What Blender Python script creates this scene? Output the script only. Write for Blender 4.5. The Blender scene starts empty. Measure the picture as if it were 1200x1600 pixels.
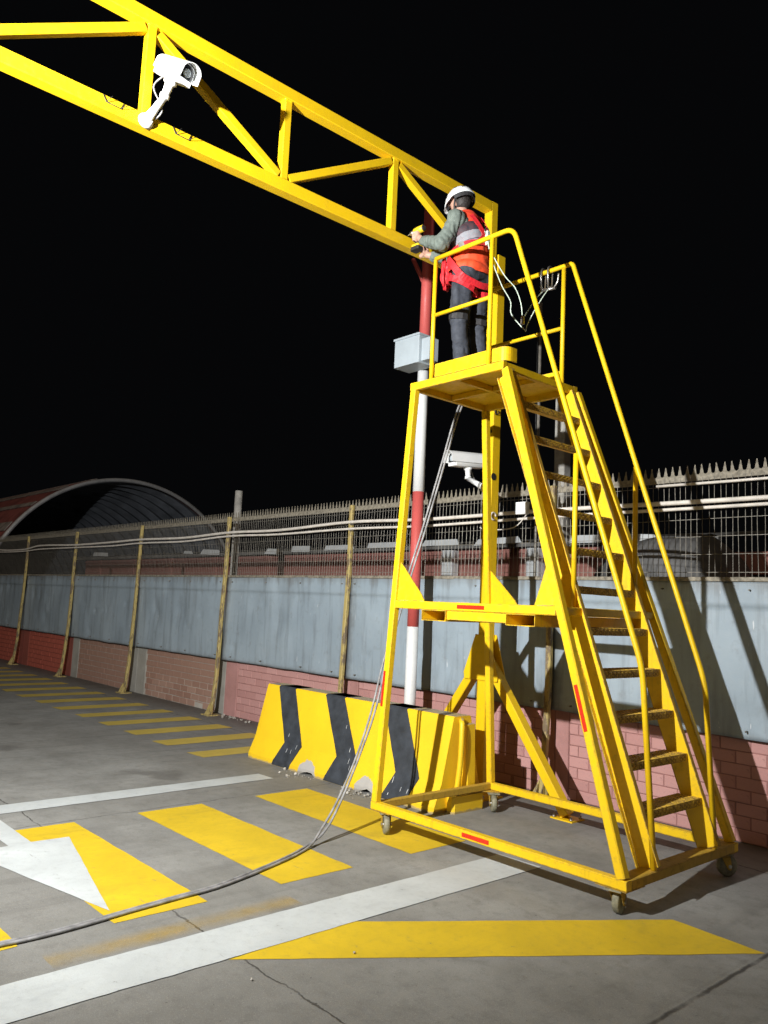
import bpy, bmesh, math, random
from mathutils import Vector, Matrix, noise
random.seed(7)
R_ = math.radians
V = Vector
scene = bpy.context.scene
col = scene.collection

# ------------------------------------------------------------------ camera
def make_camera():
    f, yaw, pitch, roll, h = 1261.07, -.840301, .116285, .0460026, 1.7
    fw = V((math.sin(yaw)*math.cos(pitch), math.cos(yaw)*math.cos(pitch), math.sin(pitch)))
    r0 = V((math.cos(yaw), -math.sin(yaw), 0)); u0 = r0.cross(fw)
    r = r0*math.cos(roll)+u0*math.sin(roll); u = u0*math.cos(roll)-r0*math.sin(roll)
    cd = bpy.data.cameras.new('camera'); cam = bpy.data.objects.new('camera', cd); col.objects.link(cam)
    m = Matrix((r, u, -fw)).transposed().to_4x4(); m.translation = V((0, 0, h)); cam.matrix_world = m
    cd.sensor_fit = 'VERTICAL'; cd.sensor_height = 36.0; cd.lens = f/1600*36.0
    cd.clip_start = .05; cd.clip_end = 600
    scene.camera = cam
make_camera()

# ------------------------------------------------------------------ night sky
w = bpy.data.worlds.new('World'); scene.world = w; w.use_nodes = True
wn = w.node_tree.nodes
wn['Background'].inputs[0].default_value = (.80, .85, 1.0, 1)
wn['Background'].inputs[1].default_value = .0022

# very weak warm glow of far-off street lighting: the night scene's lowered sun
sd = bpy.data.lights.new('sun', 'SUN'); sun = bpy.data.objects.new('sun', sd); col.objects.link(sun)
sd.energy = .24; sd.angle = R_(40); sd.color = (1.0, .78, .55)
sun.rotation_euler = V((-.35, .75, -.75)).to_track_quat('-Z', 'Y').to_euler()

scene.view_settings.view_transform = 'Standard'
scene.view_settings.look = 'None'
scene.view_settings.exposure = 0
scene.view_settings.gamma = 1

LAMP = V((-3.1, -1.3, 4.0))          # the work floodlight on its stand, left of the camera

# ------------------------------------------------------------------ materials
def nt(name):
    m = bpy.data.materials.new(name); m.use_nodes = True
    n = m.node_tree.nodes; l = m.node_tree.links
    return m, n, l, n['Principled BSDF']
def N(n, t, **kw):
    x = n.new(t)
    for k, v in kw.items():
        if k.startswith('i_'):
            key = k[2:]
            x.inputs[int(key) if key.isdigit() else key].default_value = v
        else: setattr(x, k, v)
    return x
def noise_tex(n, l, coord, scale, detail=4, rough=.55, stretch=None):
    t = N(n, 'ShaderNodeTexNoise'); t.inputs['Scale'].default_value = scale
    t.inputs['Detail'].default_value = detail; t.inputs['Roughness'].default_value = rough
    if stretch:
        mp = N(n, 'ShaderNodeMapping'); mp.inputs['Scale'].default_value = stretch
        l.new(coord, mp.inputs['Vector']); l.new(mp.outputs[0], t.inputs['Vector'])
    else: l.new(coord, t.inputs['Vector'])
    return t.outputs['Fac']
def ramp(n, l, fac, a, b, ca=0, cb=1):
    r = N(n, 'ShaderNodeMapRange'); r.clamp = True
    r.inputs[1].default_value = a; r.inputs[2].default_value = b
    r.inputs[3].default_value = ca; r.inputs[4].default_value = cb
    l.new(fac, r.inputs[0]); return r.outputs[0]
def mix(n, l, fac, a, b):
    m = N(n, 'ShaderNodeMix'); m.data_type = 'RGBA'
    for s, v in ((6, a), (7, b)):
        if isinstance(v, (tuple, list)): m.inputs[s].default_value = (*v[:3], 1)
        else: l.new(v, m.inputs[s])
    if isinstance(fac, (int, float)): m.inputs[0].default_value = fac
    else: l.new(fac, m.inputs[0])
    return m.outputs[2]
def mathn(n, l, op, a, b=None):
    m = N(n, 'ShaderNodeMath'); m.operation = op
    for s, v in ((0, a), (1, b)):
        if v is None: continue
        if isinstance(v, (int, float)): m.inputs[s].default_value = v
        else: l.new(v, m.inputs[s])
    return m.outputs[0]
def bump(n, l, b, h, strength=.3, dist=.01):
    x = N(n, 'ShaderNodeBump'); x.inputs['Strength'].default_value = strength; x.inputs['Distance'].default_value = dist
    l.new(h, x.inputs['Height']); l.new(x.outputs[0], b.inputs['Normal'])

def simple(name, c, rough=.5, metal=0, var=.12, scale=14, bmp=.15, bscale=60, spec=.5):
    m, n, l, b = nt(name)
    co = N(n, 'ShaderNodeTexCoord').outputs['Object']
    f = noise_tex(n, l, co, scale, 5)
    d = tuple(x*(1-var*1.6) for x in c); e = tuple(min(1, x*(1+var)) for x in c)
    l.new(mix(n, l, ramp(n, l, f, .3, .7), d, e), b.inputs['Base Color'])
    l.new(ramp(n, l, f, .3, .7, min(1, rough+.1), max(.05, rough-.08)), b.inputs['Roughness'])
    b.inputs['Metallic'].default_value = metal
    b.inputs['Specular IOR Level'].default_value = spec
    if bmp: bump(n, l, b, noise_tex(n, l, co, bscale, 3), bmp, .004)
    return m

def paint(name, c, wear=.35, dirt=.35, rough=.36, edge=True, wearc=(.16, .10, .045), er=.007):
    """glossy machinery enamel: slight shade drift, grime clouds, scuffed edges"""
    m, n, l, b = nt(name)
    co = N(n, 'ShaderNodeTexCoord').outputs['Object']
    f1 = noise_tex(n, l, co, 3.1, 4); f2 = noise_tex(n, l, co, 23, 6, .65); f3 = noise_tex(n, l, co, 110, 3, .6)
    base = mix(n, l, ramp(n, l, f1, .3, .7), tuple(x*.93 for x in c), tuple(min(1, x*1.04) for x in c))
    grime = mathn(n, l, 'MULTIPLY', ramp(n, l, f2, .54, .76), dirt)
    base = mix(n, l, grime, base, tuple(x*.42+.02 for x in c))
    st_ = noise_tex(n, l, co, 14, 5, .65, (1.6, 1.6, .22))
    base = mix(n, l, mathn(n, l, 'MULTIPLY', ramp(n, l, st_, .57, .72), dirt*.8), base, tuple(x*.5+.012 for x in c))
    spots = mathn(n, l, 'MULTIPLY', ramp(n, l, f3, .68, .75), wear)
    if edge:
        bv = N(n, 'ShaderNodeBevel'); bv.samples = 4; bv.inputs['Radius'].default_value = er
        g = N(n, 'ShaderNodeNewGeometry')
        dp = N(n, 'ShaderNodeVectorMath'); dp.operation = 'DOT_PRODUCT'
        l.new(bv.outputs[0], dp.inputs[0]); l.new(g.outputs['Normal'], dp.inputs[1])
        e = ramp(n, l, dp.outputs['Value'], .97, .82)
        e = mathn(n, l, 'MULTIPLY', e, ramp(n, l, f2, .40, .55))
        spots = mathn(n, l, 'MAXIMUM', spots, mathn(n, l, 'MULTIPLY', e, wear*1.6))
    base = mix(n, l, spots, base, wearc)
    b.inputs['Specular IOR Level'].default_value = .32
    l.new(base, b.inputs['Base Color'])
    l.new(mathn(n, l, 'ADD', ramp(n, l, f2, .3, .75, rough-.08, rough+.22), mathn(n, l, 'MULTIPLY', spots, .3)), b.inputs['Roughness'])
    bump(n, l, b, mathn(n, l, 'ADD', f3, mathn(n, l, 'MULTIPLY', f1, 3)), .10, .004)
    return m

def ground_mat():
    m, n, l, b = nt('concrete_yard')
    tc = N(n, 'ShaderNodeTexCoord'); co = tc.outputs['Object']
    f0 = noise_tex(n, l, co, .33, 4); f1 = noise_tex(n, l, co, 1.7, 6, .62); f2 = noise_tex(n, l, co, 9, 6, .7); f3 = noise_tex(n, l, co, 85, 4, .7)
    c = mix(n, l, ramp(n, l, f1, .32, .68), (.185, .186, .174), (.315, .318, .302))
    c = mix(n, l, ramp(n, l, f0, .40, .62, 0, .55), c, (.165, .160, .143))
    c = mix(n, l, ramp(n, l, f2, .50, .72, 0, .6), c, (.135, .130, .118))
    c = mix(n, l, ramp(n, l, f3, .58, .70, 0, .5), c, (.40, .39, .36))
    c = mix(n, l, ramp(n, l, f3, .42, .33, 0, .45), c, (.10, .095, .085))
    ty = noise_tex(n, l, co, 2.2, 4, .6, (3.0, .12, 1))
    c = mix(n, l, ramp(n, l, ty, .56, .70, 0, .35), c, (.10, .098, .092))
    oil = noise_tex(n, l, co, 1.15, 3, .5)
    c = mix(n, l, ramp(n, l, oil, .66, .72, 0, .5), c, (.085, .08, .072))
    c = mix(n, l, ramp(n, l, noise_tex(n, l, co, 38, 2), .70, .745, 0, .75), c, (.055, .052, .05))
    # faint drag marks
    sm = noise_tex(n, l, co, 5, 5, .6, (.35, 3.2, 1))
    c = mix(n, l, ramp(n, l, sm, .58, .74, 0, .12), c, (.34, .33, .31))
    # slab joints and cracks
    sx = N(n, 'ShaderNodeSeparateXYZ'); l.new(co, sx.inputs[0])
    wob = mathn(n, l, 'MULTIPLY', mathn(n, l, 'SUBTRACT', noise_tex(n, l, co, 1.3, 6, .7), .5), .16)
    wob2 = mathn(n, l, 'MULTIPLY', mathn(n, l, 'SUBTRACT', noise_tex(n, l, co, 7, 4, .7), .5), .03)
    brk = noise_tex(n, l, co, 3.1, 4, .6)
    joint = None
    for axis, off, wd, wb in ((0, 1.885, .016, .02), (1, -2.30, .007, 1), (0, 9.58, .008, .6), (0, 6.18, .006, .8), (1, -5.9, .01, 1), (0, 14.5, .012, .8)):
        d = mathn(n, l, 'ADD', sx.outputs[axis], off)
        d = mathn(n, l, 'ADD', d, mathn(n, l, 'MULTIPLY', wob, wb)); d = mathn(n, l, 'ADD', d, wob2)
        d = mathn(n, l, 'ABSOLUTE', d)
        k = ramp(n, l, d, wd, wd*.35)
        joint = k if joint is None else mathn(n, l, 'MAXIMUM', joint, k)
    joint = mathn(n, l, 'MULTIPLY', joint, ramp(n, l, brk, .34, .48, .25, .92))
    gr = noise_tex(n, l, co, 230, 2, .6)
    c = mix(n, l, ramp(n, l, gr, .38, .62, .30, 0), c, (.11, .105, .095))
    c = mix(n, l, ramp(n, l, gr, .60, .70, 0, .35), c, (.46, .45, .42))
    c = mix(n, l, joint, c, (.05, .047, .043))
    # dirt collected along the foot of the wall
    dw = mathn(n, l, 'ADD', sx.outputs[1], mathn(n, l, 'MULTIPLY', f1, .9))
    c = mix(n, l, ramp(n, l, dw, 6.25, 6.85, 0, .72), c, (.075, .066, .055))
    l.new(c, b.inputs['Base Color'])
    l.new(ramp(n, l, f2, .3, .7, .62, .86), b.inputs['Roughness'])
    b.inputs['Specular IOR Level'].default_value = .35
    h = mathn(n, l, 'ADD', mathn(n, l, 'MULTIPLY', f3, .5), mathn(n, l, 'MULTIPLY', f2, 1.0))
    h = mathn(n, l, 'SUBTRACT', h, mathn(n, l, 'MULTIPLY', joint, 2.0))
    bump(n, l, b, h, .35, .006)
    return m

def road_paint(name, c, wear=.5, alpha=False):
    m, n, l, b = nt(name)
    co = N(n, 'ShaderNodeTexCoord').outputs['Object']
    f1 = noise_tex(n, l, co, 2.3, 5); f2 = noise_tex(n, l, co, 17, 7, .72); f3 = noise_tex(n, l, co, 95, 4, .7)
    base = mix(n, l, ramp(n, l, f1, .3, .7), tuple(x*.80 for x in c), c)
    base = mix(n, l, ramp(n, l, f2, .48, .72, 0, .34), base, tuple(x*.5+.03 for x in c))
    s = mathn(n, l, 'MAXIMUM', ramp(n, l, f3, .64, .72), ramp(n, l, f2, .64, .70))
    tk = noise_tex(n, l, co, 3.1, 5, .65, (1.0, .3, 1))
    base = mix(n, l, ramp(n, l, tk, .55, .72, 0, .38), base, tuple(x*.42+.02 for x in c))
    s = mathn(n, l, 'MAXIMUM', s, ramp(n, l, noise_tex(n, l, co, 6, 6, .7, (.3, 2.6, 1)), .66, .72))
    base = mix(n, l, mathn(n, l, 'MULTIPLY', s, wear), base, (.17, .16, .145))
    l.new(base, b.inputs['Base Color']); b.inputs['Roughness'].default_value = .62
    bump(n, l, b, mathn(n, l, 'ADD', f3, f2), .3, .004)
    if alpha:
        sx = N(n, 'ShaderNodeSeparateXYZ'); l.new(co, sx.inputs[0])
        ed = mathn(n, l, 'MULTIPLY', ramp(n, l, mathn(n, l, 'ABSOLUTE', sx.outputs[0]), .10, .02), ramp(n, l, mathn(n, l, 'ADD', mathn(n, l, 'MULTIPLY', f1, .6), mathn(n, l, 'MULTIPLY', f2, .4)), .30, .66))
        l.new(mathn(n, l, 'MULTIPLY', ed, .42), b.inputs['Alpha'])
    return m

def sheet_mat():
    m, n, l, b = nt('grey_sheet_paint')
    co = N(n, 'ShaderNodeTexCoord').outputs['Object']
    sx = N(n, 'ShaderNodeSeparateXYZ'); l.new(co, sx.inputs[0])
    f1 = noise_tex(n, l, co, 1.1, 5); f2 = noise_tex(n, l, co, 8, 6, .65)
    c = mix(n, l, ramp(n, l, f1, .3, .7), (.265, .33, .385), (.345, .42, .475))
    st = noise_tex(n, l, co, 4, 5, .6, (2.2, 1, .22))
    c = mix(n, l, ramp(n, l, st, .50, .72, 0, .55), c, (.13, .145, .155))
    c = mix(n, l, ramp(n, l, f2, .57, .76, 0, .45), c, (.17, .17, .16))
    cl = noise_tex(n, l, co, 2.6, 5, .7)
    c = mix(n, l, ramp(n, l, cl, .54, .70, 0, .16), c, (.42, .47, .51))
    c = mix(n, l, ramp(n, l, cl, .44, .30, 0, .22), c, (.15, .175, .195))
    # splashes: short pale vertical drips
    dr = noise_tex(n, l, co, 9, 2, .5, (3.6, 1, .55))
    c = mix(n, l, ramp(n, l, dr, .725, .76, 0, .8), c, (.62, .66, .69))
    # rust bleeding below the top edge
    tp = mathn(n, l, 'ADD', sx.outputs[2], mathn(n, l, 'MULTIPLY', st, .34))
    c = mix(n, l, ramp(n, l, tp, 2.10, 2.24, 0, .6), c, (.12, .105, .085))
    bt = mathn(n, l, 'ADD', sx.outputs[2], mathn(n, l, 'MULTIPLY', f2, .30))
    c = mix(n, l, ramp(n, l, bt, 1.02, .90, 0, .35), c, (.12, .115, .105))
    near = None      # grime beside each post
    for px_ in (-22.45, -19.5, -16.6, -13.62, -10.66, -7.76, -4.70, -1.75):
        d = mathn(n, l, 'ABSOLUTE', mathn(n, l, 'SUBTRACT', sx.outputs[0], px_+10))
        near = d if near is None else mathn(n, l, 'MINIMUM', near, d)
    near = mathn(n, l, 'ADD', near, mathn(n, l, 'MULTIPLY', f2, .16))
    c = mix(n, l, ramp(n, l, near, .20, .11, 0, .6), c, (.10, .098, .09))
    sc = noise_tex(n, l, co, 26, 3, .6, (1, 1, .5))
    c = mix(n, l, ramp(n, l, sc, .71, .74, 0, .6), c, (.52, .56, .58))
    l.new(c, b.inputs['Base Color'])
    l.new(ramp(n, l, f2, .3, .7, .30, .52), b.inputs['Roughness'])
    bump(n, l, b, mathn(n, l, 'ADD', f2, mathn(n, l, 'MULTIPLY', f1, 4)), .14, .012)
    return m

def brick_mat(name, c, c2, mort=None):
    m, n, l, b = nt(name)
    co = N(n, 'ShaderNodeTexCoord').outputs['Object']
    oi = N(n, 'ShaderNodeObjectInfo')
    f1 = noise_tex(n, l, co, 13, 6, .7); f2 = noise_tex(n, l, co, 70, 4, .7)
    k = mathn(n, l, 'ADD', mathn(n, l, 'MULTIPLY', oi.outputs['Random'], .6), mathn(n, l, 'MULTIPLY', f1, .45))
    base = mix(n, l, ramp(n, l, k, .1, .9), c, c2)
    base = mix(n, l, ramp(n, l, f1, .60, .72, 0, .5), base, tuple(x*.45 for x in c))
    base = mix(n, l, ramp(n, l, f2, .66, .72, 0, .35), base, (.42, .38, .35))
    l.new(base, b.inputs['Base Color']); b.inputs['Roughness'].default_value = .82
    b.inputs['Specular IOR Level'].default_value = .3
    bump(n, l, b, mathn(n, l, 'ADD', f1, f2), .45, .006)
    return m

def wall_face_mat(name, c, dark):
    m, n, l, b = nt(name)
    co = N(n, 'ShaderNodeTexCoord').outputs['Object']
    f1 = noise_tex(n, l, co, 3, 6, .65); f2 = noise_tex(n, l, co, 45, 5, .7)
    base = mix(n, l, ramp(n, l, f1, .35, .68), c, dark)
    base = mix(n, l, ramp(n, l, f2, .62, .72, 0, .4), base, tuple(x*1.4 for x in c))
    l.new(base, b.inputs['Base Color']); b.inputs['Roughness'].default_value = .88
    bump(n, l, b, f2, .5, .006)
    return m

def flaking_mat():
    m, n, l, b = nt('flaking_yellow_post')
    co = N(n, 'ShaderNodeTexCoord').outputs['Object']
    f = noise_tex(n, l, co, 16, 6, .7, (1, 1, .35)); f2 = noise_tex(n, l, co, 50, 4, .7)
    base = mix(n, l, ramp(n, l, f, .49, .56), (.42, .33, .115), (.17, .125, .075))
    base = mix(n, l, ramp(n, l, f2, .58, .66, 0, .5), base, (.42, .38, .27))
    l.new(base, b.inputs['Base Color']); b.inputs['Roughness'].default_value = .62
    bump(n, l, b, f, .4, .006); return m

def barrier_mat():
    m, n, l, b = nt('barrier_yellow')
    co = N(n, 'ShaderNodeTexCoord').outputs['Object']
    sx = N(n, 'ShaderNodeSeparateXYZ'); l.new(co, sx.inputs[0])
    f1 = noise_tex(n, l, co, 2.2, 5); f2 = noise_tex(n, l, co, 15, 6, .7); f3 = noise_tex(n, l, co, 70, 4, .7)
    c = mix(n, l, ramp(n, l, f1, .3, .7), (.74, .47, .012), (.82, .545, .014))
    c = mix(n, l, ramp(n, l, f2, .55, .75, 0, .22), c, (.45, .30, .03))
    st = noise_tex(n, l, co, 10, 3, .5, (3, 1, .5))
    c = mix(n, l, ramp(n, l, st, .74, .77, 0, .5), c, (.78, .70, .42))
    # dusty flat top and the broken, bare patches at the foot
    g = N(n, 'ShaderNodeNewGeometry'); gx = N(n, 'ShaderNodeSeparateXYZ'); l.new(g.outputs['True Normal'], gx.inputs[0])
    topm = ramp(n, l, gx.outputs[2], .85, .97)
    c = mix(n, l, mathn(n, l, 'MULTIPLY', topm, ramp(n, l, f2, .35, .6, .55, 1)), c, (.26, .245, .21))
    bare = None
    for x0 in (-6.60, -5.72):
        dx = mathn(n, l, 'ABSOLUTE', mathn(n, l, 'SUBTRACT', sx.outputs[0], x0-(-6.2)))
        d = mathn(n, l, 'SQRT', mathn(n, l, 'ADD', mathn(n, l, 'MULTIPLY', dx, dx), mathn(n, l, 'MULTIPLY', sx.outputs[2], mathn(n, l, 'MULTIPLY', sx.outputs[2], 1.1))))
        d = mathn(n, l, 'ADD', d, mathn(n, l, 'MULTIPLY', mathn(n, l, 'SUBTRACT', f2, .5), .10))
        k = ramp(n, l, d, .150, .142)
        bare = k if bare is None else mathn(n, l, 'MAXIMUM', bare, k)
    c = mix(n, l, bare, c, (.40, .385, .355))
    foot = ramp(n, l, mathn(n, l, 'ADD', sx.outputs[2], mathn(n, l, 'MULTIPLY', f2, .05)), .048, .035, 0, .7)
    c = mix(n, l, foot, c, (.22, .20, .17))
    l.new(c, b.inputs['Base Color']); b.inputs['Roughness'].default_value = .5
    bump(n, l, b, mathn(n, l, 'ADD', mathn(n, l, 'MULTIPLY', f1, 2), mathn(n, l, 'ADD', f3, mathn(n, l, 'MULTIPLY', bare, 2))), .22, .008)
    return m

def vest_mat():
    m, n, l, b = nt('orange_vest')
    co = N(n, 'ShaderNodeTexCoord').outputs['Object']
    sx = N(n, 'ShaderNodeSeparateXYZ'); l.new(co, sx.inputs[0])
    f = noise_tex(n, l, co, 30, 4)
    z = mathn(n, l, 'ADD', sx.outputs[2], mathn(n, l, 'MULTIPLY', sx.outputs[0], -.42))
    r = N(n, 'ShaderNodeValToRGB'); r.color_ramp.interpolation = 'CONSTANT'
    e = r.color_ramp.elements
    e[0].position = 0; e[0].color = (.80, .075, .018, 1)
    stops = [(.37, (.24, .275, .31)), (.44, (.055, .07, .10)), (.452, (.24, .275, .31)), (.535, (.025, .03, .042)), (.675, (.80, .06, .02))]
    e[1].position = stops[0][0]; e[1].color = (*stops[0][1], 1)
    for p, c in stops[1:]:
        q = e.new(p); q.color = (*c, 1)
    l.new(ramp(n, l, z, .80, 1.60), r.inputs[0])
    l.new(mix(n, l, ramp(n, l, f, .3, .7, .25, 0), r.outputs[0], (.25, .03, .015)), b.inputs['Base Color'])
    b.inputs['Roughness'].default_value = .7
    bump(n, l, b, f, .3, .004); return m

M = {}
M['yellow'] = paint('yellow_enamel', (.78, .505, .009), .30, .28)
M['yellow_ladder'] = paint('yellow_ladder_enamel', (.78, .505, .009), .85, .5, .4, er=.012)
M['yellow_scuffed'] = paint('scuffed_yellow_steel', (.44, .28, .035), .95, .95, .6, wearc=(.12, .085, .05))
M['tread'] = paint('worn_tread_plate', (.64, .41, .05), .9, .8, .5)
M['ground'] = ground_mat()
M['white_line'] = road_paint('white_road_paint', (.54, .575, .575), .8)
M['yellow_line'] = road_paint('yellow_road_paint', (.68, .475, .016), .75)
M['yellow_faded'] = road_paint('faded_yellow_road_paint', (.58, .43, .07), .9)
M['overspray'] = road_paint('yellow_overspray', (.62, .40, .03), .6, True)
M['sheet'] = sheet_mat()
M['galv'] = simple('galvanised_wire', (.21, .195, .165), .6, .2, .25, 30)
M['spike'] = simple('weathered_galvanised_strip', (.25, .225, .175), .7, .1, .35, 25)
M['post'] = flaking_mat()
M['pvc'] = simple('white_conduit', (.66, .62, .56), .5, 0, .12, 12)
M['brick_pink'] = brick_mat('pink_painted_brick', (.42, .215, .20), (.53, .295, .275))
M['brick_bare'] = brick_mat('bare_brick', (.27, .15, .11), (.38, .245, .19))
M['brick_red'] = brick_mat('red_painted_brick', (.33, .07, .045), (.43, .11, .075))
M['mortar_pink'] = wall_face_mat('pink_painted_mortar', (.34, .165, .15), (.19, .095, .085))
M['mortar_bare'] = wall_face_mat('cement_mortar', (.46, .43, .38), (.36, .33, .29))
M['mortar_red'] = wall_face_mat('red_painted_mortar', (.15, .035, .025), (.09, .03, .022))
M['pillar_pink'] = wall_face_mat('pink_painted_render', (.45, .235, .22), (.34, .175, .16))
M['pillar_bare'] = wall_face_mat('grey_concrete', (.34, .33, .30), (.25, .24, .21))
M['pillar_red'] = wall_face_mat('red_painted_render', (.29, .07, .05), (.20, .06, .04))
M['barrier'] = barrier_mat()
M['band'] = simple('charcoal_band_paint', (.040, .046, .055), .5, 0, .3, 9, .3, 40)
M['concrete'] = simple('bare_concrete', (.33, .32, .29), .85, 0, .25, 8, .5, 50)
M['rubble'] = simple('rubble', (.40, .38, .34), .9, 0, .3, 20, .5, 60)
M['red_paint'] = paint('red_pole_paint', (.52, .095, .085), .4, .4, .45, False)
M['white_paint'] = paint('white_pole_paint', (.68, .70, .70), .35, .30, .4, False, (.25, .23, .2))
M['box_grey'] = simple('grey_box_enamel', (.40, .46, .50), .38, 0, .06, 5, .08)
M['cam_white'] = simple('white_camera_housing', (.78, .80, .80), .35, 0, .04, 6, .04)
M['lens'] = simple('dark_lens_glass', (.015, .018, .022), .08, 0, .1, 6, 0)
M['dark'] = simple('black_rubber', (.018, .018, .018), .6, 0, .2, 20, .2)
M['steel'] = simple('bare_steel', (.45, .44, .42), .32, .9, .2, 30, .1)
M['wheel'] = simple('dusty_grey_wheel', (.23, .22, .15), .7, 0, .3, 30, .3)
M['cable'] = simple('grey_cable_sheath', (.28, .28, .282), .42, 0, .3, 14, .15)
M['tape'] = simple('red_reflective_tape', (.62, .03, .01), .3, 0, .2, 60, .1)
M['skin'] = simple('skin', (.46, .27, .20), .55, 0, .1, 30, .1)
M['hair'] = simple('dark_hair', (.02, .016, .014), .6, 0, .3, 90, .6, 200)
M['shirt'] = simple('grey_green_sleeve', (.135, .165, .145), .8, 0, .15, 25, .4, 40)
M['trousers'] = simple('slate_work_trousers', (.036, .042, .056), .82, 0, .2, 20, .5, 45)
M['boot'] = simple('dark_boot', (.03, .026, .024), .5, 0, .2, 20, .3)
M['vest'] = vest_mat()
M['helmet'] = simple('white_helmet_shell', (.76, .80, .82), .28, 0, .03, 5, .03)
M['harness'] = simple('red_webbing', (.62, .018, .028), .6, 0, .2, 50, .35, 120)
M['harness_dark'] = simple('black_webbing', (.02, .02, .022), .65, 0, .2, 50, .3, 120)
M['rope'] = simple('pale_green_white_rope', (.62, .74, .62), .6, 0, .2, 60, .5, 150)
M['drill_yellow'] = simple('yellow_tool_plastic', (.72, .50, .02), .4, 0, .1, 30)
M['hangar_red'] = simple('red_roof_sheet', (.33, .105, .09), .6, .2, .35, 1.2, .2)
M['hangar_in'] = simple('grey_blue_roof_underside', (.32, .35, .40), .5, .2, .3, 1.5, .2)
M['rim'] = simple('pale_roof_edge', (.42, .42, .42), .55, .3, .15, 4)
M['shed_brick'] = brick_mat('maroon_shed_wall', (.33, .145, .12), (.42, .20, .17))
M['shed_roof'] = simple('grey_fibre_roof', (.16, .16, .155), .85, 0, .3, 3, .4)
M['white_panel'] = simple('white_roof_panel', (.66, .70, .72), .5, 0, .1, 4)
M['band_pale'] = simple('weathered_roof_band', (.30, .26, .23), .7, 0, .3, 3)
M['tarp'] = simple('pale_grey_tarpaulin', (.13, .13, .128), .75, 0, .25, 5, .4, 12)
M['lamp_body'] = simple('black_lamp_body', (.02, .02, .02), .5, 0, .2, 20)

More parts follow.
